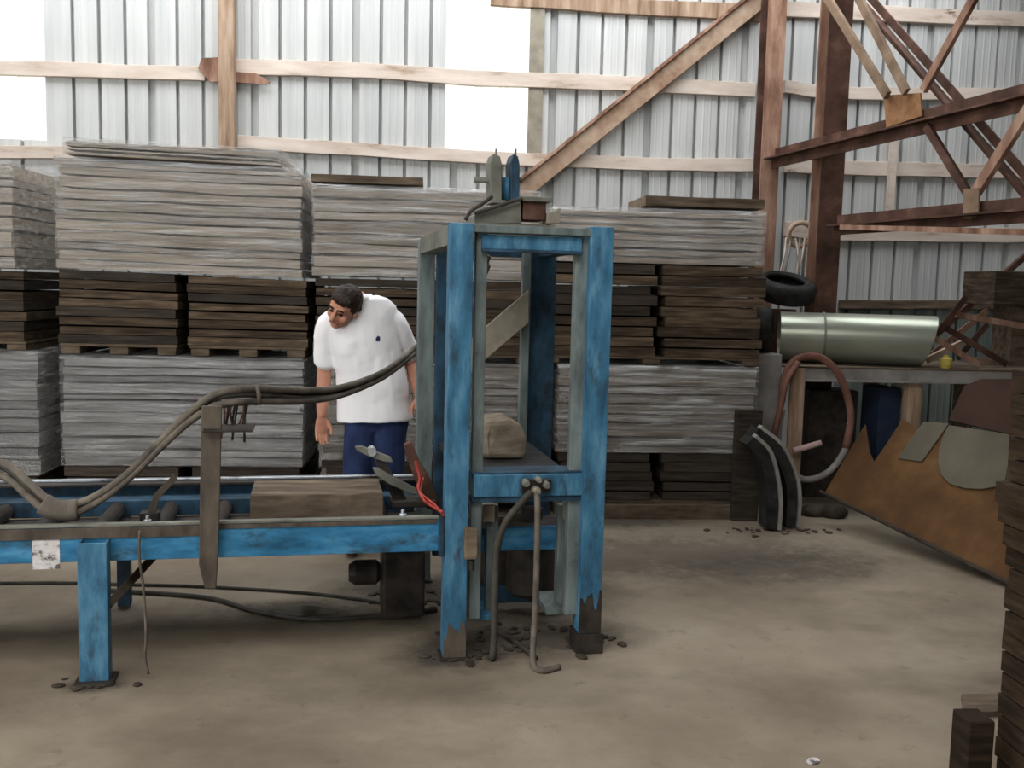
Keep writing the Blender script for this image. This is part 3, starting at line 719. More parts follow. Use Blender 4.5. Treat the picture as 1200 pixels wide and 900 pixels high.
pc = [mp(552, 436, .98), mp(620, 378, .98), mp(620, 340, .98), mp(552, 398, .98)]
MB().prism(pc, (0, .03, 0)).build('slanting_plate', 'beige', press, .004)

# ---- conveyor
conv = thing('roller_conveyor', 'long blue steel conveyor running out of the picture from the press', 'conveyor', mloc(0, 0), MA)
uEnd = uL0 - .004; uStart = mp(0, 640, .0).x - 1.3
zr1, zr0 = mp(300, 617, .02).z, mp(300, 656, .02).z
zr1 = (mp(108, 622, 0).z + mp(510, 607, 0).z) / 2; zr0 = (mp(180, 659, 0).z + mp(480, 647, 0).z) / 2
def rail(v, back, m, name='side_rail'):
    s = 1 if not back else -1
    mb = MB(); mb.box((uStart, v, zr0), (uEnd - .02 if not back else q0 - .01, v + .012, zr1))
    o = mb.build(name, m, conv, .003)
    t = MB(); a_, b_ = (v + .012, v + .07) if not back else (v - .058, v)
    t.box((uStart, a_, zr1 - .012), (uEnd - .02 if not back else q0 - .01, b_, zr1)); t.box((uStart, a_, zr0), (uEnd - .02 if not back else q0 - .01, b_, zr0 + .012))
    f = t.build('rail_flange', 'grease', o, .002)
    e = MB().box((uStart, v - .004, zr1 + .001), (uEnd - .02 if not back else q0 - .01, v + .03, zr1 + .012)); e.build('wear_strip', 'bright_steel' if back else 'grey_steel', o, .002)
    return o
rail(.02, False, 'blue_rail')
VB = .92
rail(VB, True, 'blue_dark')
MB().box((uEnd - .02, .0, zr0 - .02), (uEnd, .03, zr1 + .012)).build('end_plate', 'blue_dark', conv, .002)
# inner ledge visible between the rails
MB().box((uStart, VB - .18, zr0 + .01), (q0 - .05, VB - .06, zr1 - .055)).build('slide_bed', 'blue_dark', conv, .003)
u = uStart + .15
while u < uEnd - .1:
    MB().tube([V((u, .033, zr0 + .045)), V((u, VB - .19, zr0 + .045))], .036, 12, False).build('roller', 'grease', conv, smooth=True)
    u += .24
MB().box((uStart, .034, zr0 + .0015), (uEnd - .03, VB - .19, zr0 + .008)).build('dark_backing', 'grease', conv)  # added sheet, its near-black colour stands in for shade between the rails
ul = mp(243, 620, .0).x
MB().box((uStart, .014, zr1 - .045), (ul, .0195, zr1 - .001)).build('worn_lip', 'bar', conv, .001)
MB().box((ul + .02, .014, zr1 - .018), (uEnd - .03, .0195, zr1 - .001)).build('worn_lip', 'bar', conv, .001)
# front legs and rear legs
def leg(x0_, x1_, ytop, v, m):
    a_, b_ = U(x0_, v, 700), U(x1_, v, 700)
    mb = channel(a_, b_, v, .012, zr1 - .046 if v < .1 else zr0, .010, .07); o = mb.build('leg', m, conv, .003)
    MB().box((a_ - .02, v - .03, 0), (b_ + .02, v + .10, .012)).build('foot_plate', 'grease', o, .002)
    return a_, b_
a1, b1 = leg(91, 126, 622, -.052, 'blue')
leg(91 - 560, 126 - 560, 622, -.052, 'blue')
# rear leg, brace
ra = U(137, .86, 690); MB().box((ra, .86, .012), (ra + .06, .915, zr0)).build('leg', 'blue_dark', conv, .003)
MB().bar(V((b1 - .01, .0, .30)), V((b1 + .20, .55, zr0 + .0)), .03, .03).build('leg_brace', 'bar', conv, .002)
MB().box((uEnd - .22, .5, .02), (uEnd - .02, .72, .34)).build('drive_box', 'grease', conv, .012)
MB().lathe([(0, .04), (.02, .06), (.12, .06), (.15, .04)], V((uEnd - .225, .6, .22)), (-1, 0, 0), 18).build('drive_motor', 'grease', conv)
# worn sticker on the front rail
st = MB(); mbox(st, 38, 629, 70, 667, .0185, .001); o = st.build('sticker', 'tag', conv); o['label'] = 'smudged white sticker'
# hanging flat bar that carries the hoses
pts = [mp(x, y, -.025) for x, y in ((236, 476), (260, 476), (257, 600), (255, 660), (253, 690), (240, 690), (233, 662), (234, 600))]
hb = MB().prism(pts, (0, .022, 0)).build('hose_bracket', 'bar', conv, .003)
a_ = mp(248, 492, -.02); MB().box((a_.x - .03, -.06, a_.z - .045), (a_.x + .16, .10, a_.z - .035)).build('bracket_shelf', 'grease', hb, .002)
# bits on the rail: bolt head, post and lever
for px_, py_ in ((173, 616), (472, 606)):
    c_ = mp(px_, py_, .05); MB().lathe([(0, .016), (.018, .016), (.02, .008), (.035, .008)], V((c_.x, .05, zr1 + .0)), (0, 0, 1), 8).build('bolt', 'bright_steel', conv)
pts = [mp(x, y, .3) for x, y in ((170, 606), (181, 608), (186, 585), (208, 562), (203, 556), (180, 580))]
MB().prism(pts, (0, .012, 0)).build('stop_lever', 'bar', conv, .002)
MB().box((mp(170, 608, .3).x - .02, .28, zr0 + .03), (mp(181, 608, .3).x + .02, .34, mp(175, 600, .3).z)).build('lever_block', 'grease', conv, .003)

# plank lying between the rails
pa = px_ = mp(296, 590, .45); pb = mp(446, 585, .45)
w = [(pa.x, .40), (pb.x, .40)]
mbp = MB(); rs = []
for i in range(13):
    t = i / 12; u_ = pa.x + (pb.x - pa.x) * t; k = .01 * noise.noise(V((t * 5, 1, 2)))
    zz = zr0 + .082
    rs.append([mloc(u_, .28 + k, zz), mloc(u_, .60 + k, zz), mloc(u_, .60 + k, zz + .115 + k * .4), mloc(u_, .28 + k, zz + .115 + k * .4)])
one(mbp.loft(rs), 'loose_plank', 'plank', 'dusty brown timber lying in the conveyor between its rails', 'plank', bevel=.004)

# control lever assembly by the press
lev = thing('lever_assembly', 'grey control levers on a greasy stand at the end of the conveyor', 'levers', mloc(mp(470, 600, .5).x, .5, zr0 + .0), MA)
lo = V((mp(470, 600, .5).x, .5, zr0))
def LP(x, y, v): return mp(x, y, v) - lo
def flat(pts, v, t, name, m): return MB().prism([LP(x, y, v) for x, y in pts], (0, t, 0)).build(name, m, lev, .003)
flat([(416, 524), (424, 523), (442, 530), (458, 536), (461, 542), (450, 541), (432, 535), (418, 528)], .48, .03, 'lever', 'grey_steel')
flat([(437, 549), (444, 549), (462, 560), (488, 573), (490, 580), (480, 578), (455, 567), (440, 556)], .45, .035, 'lever', 'grey_steel')
flat([(474, 522), (482, 518), (492, 540), (502, 556), (516, 590), (514, 600), (500, 596), (490, 572), (480, 545)], .5, .05, 'lever_arm', 'rust_dark')
flat([(440, 536), (452, 541), (462, 560), (476, 584), (476, 594), (464, 594), (458, 580), (444, 556)], .5, .06, 'pivot_plate', 'grease')
b_ = LP(470, 600, .5); MB().box((b_.x - .05, -.04, .086), (b_.x + .16, .09, .12)).build('stand', 'grease', lev, .006)
c_ = LP(436, 529, .48); MB().lathe([(-.02, .02), (.05, .02)], c_, (0, 1, 0), 10).build('pivot_bolt', 'bright_steel', lev)
rw = [mp(x, y, v) for x, y, v in ((487, 540, .42), (492, 560, .40), (490, 572, .36), (497, 586, .25), (508, 594, .12), (518, 600, -.015))]
MB().tube([p - lo for p in rw], .007, 8).build('red_wire', 'red_wire', lev, smooth=True)
rw = [mp(x, y, v) for x, y, v in ((496, 560, .42), (493, 576, .36), (500, 584, .22), (510, 592, .10), (520, 604, -.02))]
MB().tube([p - lo for p in rw], .005, 8).build('red_wire', 'red_wire', lev, smooth=True)

# hose bundle: sags on the left, over the bracket, in front of the man, into the press
HP = [(-90, 520, .25), (0, 548, .2), (34, 574, .12), (58, 594, .10), (85, 597, .10), (115, 584, .10), (150, 558, .08), (185, 523, .06), (218, 491, .055), (248, 470, .06), (280, 463, .07), (320, 463, .2), (360, 464, .38), (400, 459, .58), (440, 444, .86), (465, 428, 1.08), (484, 412, 1.27), (505, 398, 1.30), (530, 384, 1.24), (552, 355, .92), (563, 326, .80), (572, 306, .74)]
hbun = thing('hose_bundle', 'sagging bundle of dusty hydraulic hoses hung over the conveyor and past the man', 'hoses', mloc(mp(248, 472, .03).x, .03, mp(248, 472, .03).z), MA)
ho = mp(248, 472, .03)
rn = random.Random(5)
offs = [(0, .018, .0), (.012, -.002, .012), (.0, -.020, -.008), (-.02, .004, .022)]
for k, (ox, oz, ov) in enumerate(offs):
    pts = []
    for i, (x, y, v) in enumerate(HP):
        p = mp(x, y, v) - ho
        pts.append(p + V((0, ov + .006 * math.sin(i * .9 + k), oz + .008 * math.sin(i * .7 + k * 2))))
    MB().tube(pts, (.0155, .013, .0145, .010)[k], 10).build('hose', ('hose', 'hose_dark', 'hose', 'hose_dark')[k], hbun, smooth=True)
# ties round the sagging part
MB().tube([mp(x, y, .10) - ho for x, y in ((50, 590), (62, 596), (75, 598), (92, 597))], .043, 14).build('wrapped_sleeve', 'hose', hbun, smooth=True)
p = mp(300, 463, .13) - ho; MB().torus(p, (1, .4, .1), .036, .009, 20, 6).build('tie_wrap', 'hose', hbun)
# loose strands hanging by the bracket
for k in range(9):
    x = 262 + k * 3.6 + rn.uniform(-1, 1); v = .125 + rn.uniform(0, .06)
    L = rn.uniform(20, 52)
    pts = [mp(x, 468, v) - ho, mp(x - 2 + rn.uniform(-3, 3), 468 + L * .5, v - .02) - ho, mp(x - 5 + rn.uniform(-4, 4), 468 + L, v - .01) - ho]
    MB().tube(pts, .005, 6).build('loose_strand', 'hose_dark' if k % 3 else 'hose_red', hbun, smooth=True)

# cables on the floor, hanging wire, oil puddle, crumbs of grease
def floorcable(pts, r, m, label, name='floor_cable', grp=None):
    ps = [atZ(x, y, r) for x, y in pts]
    for i, p in enumerate(ps): p.z = r + .001
    return one(MB().tube(ps, r, 8), name, m, label, 'cable', grp, smooth=True)
floorcable([(-40, 684), (60, 683), (150, 685), (250, 688), (380, 697), (500, 715)], .008, 'hose_dark', 'thin dark cable running along the floor under the conveyor')
floorcable([(130, 692), (240, 700), (300, 716), (370, 726), (440, 722), (512, 715)], .011, 'hose_dark', 'thicker cable curving across the floor past the oily puddle')
floorcable([(575, 735), (592, 745), (610, 757), (628, 772)], .012, 'hose_dark', 'short dark hose lying on the floor at the foot of the press')
wp = [mp(x, y, v) for x, y, v in ((164, 622, -.006), (163, 640, -.01), (164, 660, -.014), (168, 690, -.02), (171, 740, -.03), (170, 770, -.03), (174, 790, -.04))]
one(MB().tube([O + MU * p.x + MV * p.y + V((0, 0, max(p.z, .006))) for p in wp], .0055, 8), 'hanging_wire', 'hose', 'thin wire dangling from the blue rail to the floor beside the leg', 'wire', smooth=True)
pts = [atZ(352 + 40 * math.cos(t) * (1 + .2 * math.sin(3 * t)), 716 + 6 * math.sin(t), .001) for t in [i * math.pi / 10 for i in range(20)]]
one(MB().prism(pts, (0, 0, .002)), 'oil_puddle', 'puddle', 'dark greenish oil puddle on the floor under the conveyor', 'puddle')
rn = random.Random(11); mb = MB()
for cx, cy, n, sx, sy in ((690, 752, 45, 26, 10), (540, 770, 30, 40, 8), (600, 745, 40, 60, 14), (480, 700, 45, 50, 20), (110, 803, 18, 30, 5), (905, 622, 40, 60, 6)):
    for i in range(n):
        p = atZ(cx + rn.gauss(0, sx * .55), cy + rn.gauss(0, sy * .55)); r = rn.uniform(.006, .022)
        mb.ell(p + V((0, 0, r * .3)), r * rn.uniform(.8, 1.8), r, r * .38, Matrix.Rotation(rn.uniform(0, 3), 3, 'Z'), 7, 5)
one(mb, 'greasy_debris', 'crumb', 'scattered greasy crumbs and dirt on the floor round the machine feet', 'debris', kind='stuff')

# ------------------------------------------------------------------ right-hand corner
YBn = 6.95
# bench: a long channel top on timber legs
A_, B_ = atY(923, 441, YBn), atY(1215, 431, YBn)
zt_ = (A_.z + B_.z) / 2
bench = thing('scrap_bench', 'rough grey bench under the galvanised duct', 'bench', (A_.x, YBn, 0))
L_ = B_.x - A_.x + .5
zt_ = atY(1000, 430, YBn).z
MB().box((0, 0, zt_ - .11), (L_, .03, zt_ - .015)).build('front_rail', 'hose_grey', bench, .004)
MB().box((-.02, -.01, zt_ - .014), (L_, .85, zt_)).build('bench_top', 'plank', bench, .004)
MB().box((0, -.03, zt_ - .112), (L_, .0, zt_ - .098)).build('rail_lip', 'hose_grey', bench, .002)
for px_ in (930, 1074, 1190):
    lx = atY(px_, 480, YBn).x - A_.x
    MB().box((lx - .055, -.055 if px_ == 930 else .032, 0), (lx + .055, -.031 if px_ == 930 else .12, zt_ - .015)).build('leg', 'wood', bench, .004)
    MB().box((lx - .05, .72, 0), (lx + .05, .80, zt_ - .015)).build('leg', 'plank', bench, .004)
# duct on the bench
cz = zt_ + .197; rD = .19; yD = YBn + .40
dl = atY(913, 390, yD).x; dm = dl + .325; dr = dl + 1.09
duct = thing('duct_pipe', 'galvanised sheet metal duct with a seam lying on the bench', 'duct', (dl, yD, zt_ + .006), R(-16))
def ductpart(x0, x1, name, cut=0):
    mb = MB(); seg = 40; rings = []
    for r_ in (rD, rD - .004):
        for xx, c in ((x0, 0), (x1, cut)):
            rings.append([V((xx - dl + (c * (-math.sin(t)) if c else 0) * .5, r_ * math.cos(t), rD + .002 + r_ * math.sin(t))) for t in [2 * math.pi * j / seg for j in range(seg)]])
    rings = [rings[0], rings[1], rings[3], rings[2], rings[0]]
    mb.loft(rings, False); o = mb.build(name, 'duct', duct, smooth=True)
    for p in o.data.polygons: p.use_smooth = True
    m = o.modifiers.new('e', 'EDGE_SPLIT'); m.split_angle = R(40)
    return o
ductpart(dl, dm - .006, 'duct_section'); ductpart(dm + .006, dr, 'duct_section', -.10)
MB().lathe([(-.008, rD), (-.008, rD + .006), (.008, rD + .006), (.008, rD)], V((dm - dl, 0, rD + .003)), (1, 0, 0), 40).build('seam_ring', 'grey_steel', duct)
MB().lathe([(-.02, rD - .006), (.006, rD - .006)], V((dr - dl - .08, 0, rD + .003)), (1, 0, 0), 32).build('end_cover', 'duct', duct)
for px_ in (905, 1080):
    pass
# tyres beside and behind the duct
def tyre(c, axis, Ro, w, label):
    t = thing('rubber_tyre', label, 'tyre', c, group='old tyres by the duct')
    mb = MB(); rr = w * .5
    prof = [(-w * .5, Ro * .62), (-w * .55, Ro * .8), (-w * .42, Ro * .97), (0, Ro), (w * .42, Ro * .97), (w * .55, Ro * .8), (w * .5, Ro * .62), (w * .3, Ro * .62), (w * .3, Ro * .8), (-w * .3, Ro * .8), (-w * .3, Ro * .62), (-w * .5, Ro * .62)]
    mb.v = []; MBx = mb.loft([[V(axis).normalized() * h + q for q in circ(axis, r)] for h, r in prof], False); MBx.build('casing', 'black', t, smooth=True)
    k = MB().torus(V(axis).normalized() * (w * .5), axis, Ro * .72, .012, 32, 6); k.build('bead', 'black', t, smooth=True)
    return t
def circ(axis, r, seg=36):
    axis = V(axis).normalized(); a = axis.cross(V((0, 0, 1)))
    if a.length < .01: a = V((1, 0, 0))
    a.normalize(); b = axis.cross(a)
    return [(a * math.cos(2 * math.pi * j / seg) + b * math.sin(2 * math.pi * j / seg)) * r for j in range(seg)]
xx = atY(906, 390, YBn + .42).x
# upright tyre left of the duct, standing on a box; flat tyre lying across the top
c_ = atY(897, 386, YBn + .18)
bx = MB(); bxt = c_.z - .175
tyre(V((c_.x - .01, YBn + .2, c_.z)), (.92, -.4, 0), .175, .11, 'small black tyre standing at the open end of the duct')
px0 = atY(889, 470, YBn + .02); px1 = atY(916, 470, YBn + .02)
one(MB().box((px0.x, YBn + .05, 0), (px1.x, YBn + .35, bxt - .002)), 'pedestal_block', 'hose_grey', 'pale grey upright block under the small tyre beside the bundle', 'block', bevel=.008)
c_ = atY(924, 338, 7.5)
tyre(V((c_.x - .0, 7.6, c_.z - .0)), (.05, -.35, 1), .25, .15, 'black tyre lying flat behind the duct, against the dark column')
# support for it
one(MB().box((max(c_.x - .15, A_.x + .02), 7.57, zt_ + .001), (c_.x + .10, 7.72, c_.z - .165)), 'wooden_block', 'rust_dark', 'dark block behind the duct holding up the flat tyre', 'block')
# pale cords hanging between the columns
hk = atY(938, 272, 8.0); mb = MB(); rn = random.Random(4)
ck = thing('cord_tangle', 'tangle of pale cords hanging between the two columns', 'cords', hk)
MB().torus(V((0, 0, -.02)), (0, 1, .2), .10, .022, 20, 8).build('coil', 'rust_tan', ck, smooth=True)
for k in range(7):
    x = -.12 + k * .04; pts = [V((x, 0, -.05)), V((x + rn.uniform(-.03, .03), -.02, -.2)), V((x + rn.uniform(-.05, .05), 0, -.33 - rn.uniform(0, .1)))]
    MB().tube(pts, .009, 6).build('cord', 'hose_grey' if k % 2 else 'girt', ck, smooth=True)
# two narrow tyres leaning upright by the stack: curved pale rims
def arc(pts, Y, r, m, name, label, grp, cat='tyre'):
    t = thing(name, label, cat, (0, 0, 0), group=grp); return t
def fender(x_top, y_top, x_mid, y_mid, x_bot, y_bot, Y, label):
    p = [atY(x, y, Y) for x, y in ((x_top, y_top), (x_top * .45 + x_mid * .55 + 3, (y_top + y_mid) / 2 - 6), (x_mid, y_mid), (x_bot + 2, (y_mid + y_bot) / 2), (x_bot, y_bot))]
    dz = p[-1].z - .015
    p = [V((q.x, q.y, q.z - dz)) for q in p]; base = V((p[-1].x, Y, 0))
    t = thing('narrow_tyre', label, 'tyre', base, group='two narrow tyres leaning by the stack')
    p = [q - base for q in p]; ps = crom(p, 8); rr = []; rd = []
    for i, q in enumerate(ps):
        tt = (ps[min(i + 1, len(ps) - 1)] - ps[max(i - 1, 0)]).normalized(); nrm_ = V((tt.z, 0, -tt.x))
        if nrm_.x < 0: nrm_ = -nrm_
        rr.append([q + nrm_ * a_ + V((0, b_, 0)) for a_, b_ in ((-.01, -.02), (.014, -.02), (.014, .05), (-.01, .05))])
        rd.append([q - nrm_ * .02 + nrm_ * a_ + V((0, b_, 0)) for a_, b_ in ((-.06, .0), (.008, -.006), (.008, .17), (-.06, .17))])
    MB().loft(rr).build('pale_rim', 'hose_grey', t, smooth=False)
    MB().loft(rd).build('casing', 'black', t)
fender(886, 490, 912, 540, 913, 600, YF - .42, 'narrow black tyre with a pale rim, nearer the bundle')
fender(892, 482, 934, 540, 935, 599, YF - .34, 'narrow black tyre with a pale rim, nearer the hose loop')
# big hose loop hanging from the bench
yl = YBn - .115
pts = [(916, 470), (920, 440), (934, 421), (958, 418), (978, 432), (991, 458), (997, 490), (991, 525), (972, 552), (948, 562), (930, 556), (916, 540), (912, 510), (917, 480)]
ps = [atY(x, y, yl + (.0 if i < 9 else .03)) for i, (x, y) in enumerate(pts)]
hl = thing('hose_loop', 'large red-brown and grey hose loop hanging on the bench end', 'hose', (ps[8].x, yl, ps[8].z))
oo = V((ps[8].x, yl, ps[8].z))
MB().tube([p - oo for p in ps[:8]], .027, 12).build('hanging_hose', 'hose_red', hl, smooth=True)
MB().tube([p - oo for p in ps[6:]], .024, 12).build('grey_hose', 'hose_grey', hl, smooth=True)
ps2 = [atY(x, y, yl - .05) - oo for x, y in ((936, 424), (922, 446), (914, 480), (905, 520))]
MB().tube(ps2, .022, 10).build('hanging_hose', 'hose_red', hl, smooth=True)
a_, b_ = atY(930, 528, yl - .03) - oo, atY(962, 519, yl - .03) - oo
MB().tube([a_, b_], .022, 12, False).build('hose_nozzle', 'pink', hl, smooth=True)
# upright plank in front of the bench leg
p0, p1 = atY(918, 420, YBn - .02), atY(942, 420, YBn - .02)
# navy cabinet & drum under the bench
def under(x0, x1, y0, m, name, label, cat, Y):
    a_ = atY(x0, 480, Y); b_ = atY(x1, 480, Y); z_ = atY((x0 + x1) / 2, y0, Y).z
    z_ = min(z_, zt_ - .13)
    return one(MB().box((a_.x, Y, 0), (b_.x, Y + .3, z_)), name, m, label, cat, bevel=.006)
under(1030, 1054, 455, 'navy', 'steel_cabinet', 'narrow navy steel box under the bench', 'cabinet', YBn + .2)
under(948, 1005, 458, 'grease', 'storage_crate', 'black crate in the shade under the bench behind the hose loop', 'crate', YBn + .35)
under(1064, 1068, 452, 'girt', 'timber_stick', 'thin pale stick standing under the bench', 'stick', YBn + .16)
# scrap on the bench
rn = random.Random(21); k = 0
bars = [((1090, 392), (1150, 428), 'rust'), ((1096, 400), (1135, 350), 'rust_dark'), ((1105, 378), (1182, 424), 'rust_dark'), ((1120, 372), (1200, 386), 'rust'), ((1085, 420), (1130, 398), 'rust_tan'), ((1125, 425), (1160, 385), 'rust_dark'), ((1128, 362), (1202, 297), 'rust_dark'), ((1094, 418), (1160, 366), 'rust'), ((1138, 420), (1180, 423), 'wood')]
lbs = ['short rusty bar beside the duct end', 'dark rusty bar slanting up behind the duct end', 'long dark bar across the scrap heap', 'rusty bar lying highest across the heap', 'tan rusty bar in the mouth of the scrap heap', 'dark bar slanting at the far end of the bench', 'long dark bar leaning up towards the brown crate', 'rusty bar slanting up through the middle of the heap', 'brown stick lying flat at the bench end']
for i, ((xa_, ya_), (xb_, yb_), m_) in enumerate(bars):
    Y = YBn + (.03 + .055 * i if i != 6 else .80)
    p, q = atY(xa_, ya_, Y), atY(xb_, yb_, Y + .03)
    if i == 6: p = p + (p - q) * ((p.z - zt_ - .06) / (q.z - p.z))
    lowest = min(p.z, q.z)
    if lowest < zt_ + .045: p.z += zt_ + .045 - lowest; q.z += zt_ + .045 - lowest
    one(MB().angle(p, q, .045, .009, V((0, 1, 0)), 1 if i % 2 else -1), 'scrap_bar', m_, lbs[i], 'scrap bar', 'rusty scrap bars heaped on the bench')
c_ = atY(1092, 420, YBn + .1); one(MB().lathe([(0, .03), (.03, .045), (.07, .045), (.085, .02), (.1, .02)], V((c_.x + .07, YBn + .02, zt_ + .001)), (0, 0, 1), 16), 'plastic_bottle', 'yellow', 'small dull yellow container at the end of the duct', 'container', smooth=False)
p = px_rect(1165, 1215, 318, 358, YBn + .3)
one(MB().box((p[0], YBn + .3, p[2]), (p[1] + .2, YBn + .75, p[3])), 'wooden_crate', 'board', 'dark brown crate above the scrap at the edge of the photo', 'crate', bevel=.008)
lx = p[0] + .22
one(MB().box((lx, YBn + .38, zt_ + .001), (lx + .3, YBn + .65, p[2] - .001)), 'timber_block', 'pallet', 'dark block on the bench holding up the brown crate', 'block')

# big folded orange-brown sheet leaning to the right
B0, B1 = atY(964, 578, 6.46), atZ(1186, 686, .02)
bd = (B1 - B0).normalized(); bn = V((bd.y, -bd.x, 0)).normalized()           # horizontal normal
if bn.x > 0: bn = -bn
pn = (bn * math.cos(R(30)) + V((0, 0, 1)) * math.sin(R(30))); pn = (pn - bd * pn.dot(bd)).normalized()
def sh(px, py, off=0): return onp(px, py, B0 + pn * off, pn)
sheet = thing('folded_sheet', 'large orange-brown sheet with a notched top leaning beside the bench', 'sheet', B0)
def shp(pts, off, name, m, parent=sheet, t=.012):
    return MB().prism([sh(x, y, off) - B0 for x, y in pts], pn * -t).build(name, m, parent, .002)
shp([(966, 578), (1000, 520), (1014, 497), (1019, 530), (1024, 541), (1040, 518), (1058, 490), (1086, 512), (1110, 497), (1120, 505), (1180, 512), (1177, 560), (1184, 640), (1196, 690)], .012, 'main_panel', 'ply')
lf = [(1112, 498), (1145, 503), (1183, 509), (1181, 545), (1178, 562), (1168, 570), (1150, 573), (1130, 572), (1113, 567), (1103, 557), (1099, 542), (1101, 524), (1106, 508)]
o = shp(lf, .03, 'grey_flap', 'grey_card', t=.008); o['label'] = 'grey-beige flap with rounded corners'
o = shp([(1052, 537), (1066, 516), (1082, 494), (1112, 496), (1098, 516), (1080, 541)], .022, 'grey_flap', 'grey_card', t=.006); o['label'] = 'narrow grey flap by the notch'
MB().tube([B0 - B0 + V((0, 0, .012)) + bn * .02, B1 - B0 + V((0, 0, .012)) + bn * .02], .014, 8, False).build('bottom_edge', 'board_edge', sheet)
p = [sh(x, y, -.05) for x, y in ((1112, 492), (1130, 452), (1150, 444), (1215, 444), (1215, 515), (1180, 508))]
one(MB().prism(p, pn * -.015), 'dark_sheet', 'dark_ply', 'dark red-brown sheet standing behind the orange sheet', 'sheet')

# nearest stack at the right edge of the photograph
Yn = 2.0
xq = lambda px, py: atY(px, py, Yn).x
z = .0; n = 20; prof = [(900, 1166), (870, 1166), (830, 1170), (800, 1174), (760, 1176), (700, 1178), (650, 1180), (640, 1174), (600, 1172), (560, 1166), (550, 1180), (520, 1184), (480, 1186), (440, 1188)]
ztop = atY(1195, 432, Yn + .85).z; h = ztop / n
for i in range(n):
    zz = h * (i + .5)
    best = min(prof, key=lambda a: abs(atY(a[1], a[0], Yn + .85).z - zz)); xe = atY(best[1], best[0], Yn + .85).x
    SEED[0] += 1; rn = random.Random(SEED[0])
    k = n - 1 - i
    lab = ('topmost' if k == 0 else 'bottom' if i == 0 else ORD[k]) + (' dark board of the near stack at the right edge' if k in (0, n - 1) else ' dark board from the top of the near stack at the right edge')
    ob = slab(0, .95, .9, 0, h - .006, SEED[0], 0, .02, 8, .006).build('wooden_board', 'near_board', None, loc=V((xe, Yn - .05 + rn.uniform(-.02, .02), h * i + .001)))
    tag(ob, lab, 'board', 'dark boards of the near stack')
# block and flat offcut in front of that stack
pb0 = atZ(1133, 935); bx0 = atY(1134, 880, 2.72).x; bx1 = atY(1166, 880, 2.72).x
one(MB().box((bx0, 2.72, 0), (bx1 - .004, 2.82, atY(1150, 846, 2.72).z)), 'timber_block', 'near_board', 'dark block on the floor at the foot of the near stack', 'block', bevel=.006)
zb = atY(1150, 846, 2.72).z
q = [atZ(1126, 820), atZ(1172, 818), atZ(1172, 840), atZ(1130, 842)]
one(MB().prism([V((p.x, p.y, .001)) for p in q], (0, 0, .022)), 'board_offcut', 'plank', 'light brown offcut lying on the floor by the near stack', 'board')
c_ = atZ(966, 604); mb = MB()  # low near-black lumps on the floor
for k in range(5): lump(mb, V((c_.x + (-.10, .0, .10, -.03, .05)[k], c_.y + (.0, .02, .02, .03, -.05)[k], .028)), 0.09, .07, .055, k * 3.0, .3)
for i in range(len(mb.v)): mb.v[i].z = max(mb.v[i].z, .001)
one(mb, 'black_heap', 'crumb', 'low black heap between the tyres and the orange sheet', 'heap', smooth=True)
# scrap of pale paper on the floor
q = [atZ(953 + 8 * math.cos(t), 893 + 4 * math.sin(t * 1.0)) for t in [i * math.pi / 4 for i in range(8)]]
one(MB().prism([V((p.x, p.y, .001)) for p in q], (0, 0, .004)), 'paper_scrap', 'tag', 'small pale scrap lying on the open concrete in front', 'scrap')

# ------------------------------------------------------------------ the man
PY = 5.72
pc0 = atY(440, 500, PY); PB = V((pc0.x, PY, 0))
person = thing('person', 'man in a white polo shirt and jeans looking down behind the conveyor', 'person', PB)
def pp(px, py, dy=0): return atY(px, py, PY + dy) - PB
def ring(c, rx, ry, ax, ay, seg=20, p=2.0):
    out = []
    for j in range(seg):
        t = 2 * math.pi * j / seg; ct, st_ = math.cos(t), math.sin(t)
        if p != 2.0: ct = math.copysign(abs(ct) ** (2 / p), ct); st_ = math.copysign(abs(st_) ** (2 / p), st_)
        out.append(c + ax * (rx * ct) + ay * (ry * st_))
    return out
def limb(mb, pts, rad, seg=14, k=5, flat_=1.0):
    pts = [V(p) for p in pts]; P = crom(pts, k); n = len(P); m_ = len(rad) - 1
    rr = []; a = None
    for i, p in enumerate(P):
        t = (P[min(i + 1, n - 1)] - P[max(i - 1, 0)]).normalized()
        if a is None:
            a = t.cross(V((0, 1, 0)));
            if a.length < .05: a = t.cross(V((1, 0, 0)))
        a = a - t * a.dot(t); a.normalize(); b = t.cross(a)
        f = i / (n - 1) * m_; q = min(int(f), m_ - 1); r = rad[q] + (rad[q + 1] - rad[q]) * (f - q)
        rr.append(ring(p, r, r * flat_, a, b, seg))
    e0 = [rr[0][j].lerp(P[0], .5) - (P[1] - P[0]).normalized() * rad[0] * .5 for j in range(seg)]
    e1 = [rr[-1][j].lerp(P[-1], .5) + (P[-1] - P[-2]).normalized() * rad[-1] * .5 for j in range(seg)]
    mb.loft([e0] + rr + [e1]); return mb
X3, Y3, Z3 = V((1, 0, 0)), V((0, 1, 0)), V((0, 0, 1))
def remesh(mb, name, m, parent, vox, sm=6, disp=0, dscale=.1):
    o = mb.build(name, m, None)
    r = o.modifiers.new('r', 'REMESH'); r.mode = 'VOXEL'; r.voxel_size = vox
    s = o.modifiers.new('s', 'SMOOTH'); s.factor = .5; s.iterations = sm
    if disp:
        tx = bpy.data.textures.new(name + '_folds', 'CLOUDS'); tx.noise_scale = dscale
        d_ = o.modifiers.new('d', 'DISPLACE'); d_.texture = tx; d_.strength = disp; d_.mid_level = .5
    dg = bpy.context.evaluated_depsgraph_get(); me = bpy.data.meshes.new_from_object(o.evaluated_get(dg))
    o.modifiers.clear(); old = o.data; o.data = me; bpy.data.meshes.remove(old); me.name = name
    for p in me.polygons: p.use_smooth = True
    if not me.materials: me.materials.append(M[m])
    o.parent = parent
    return o
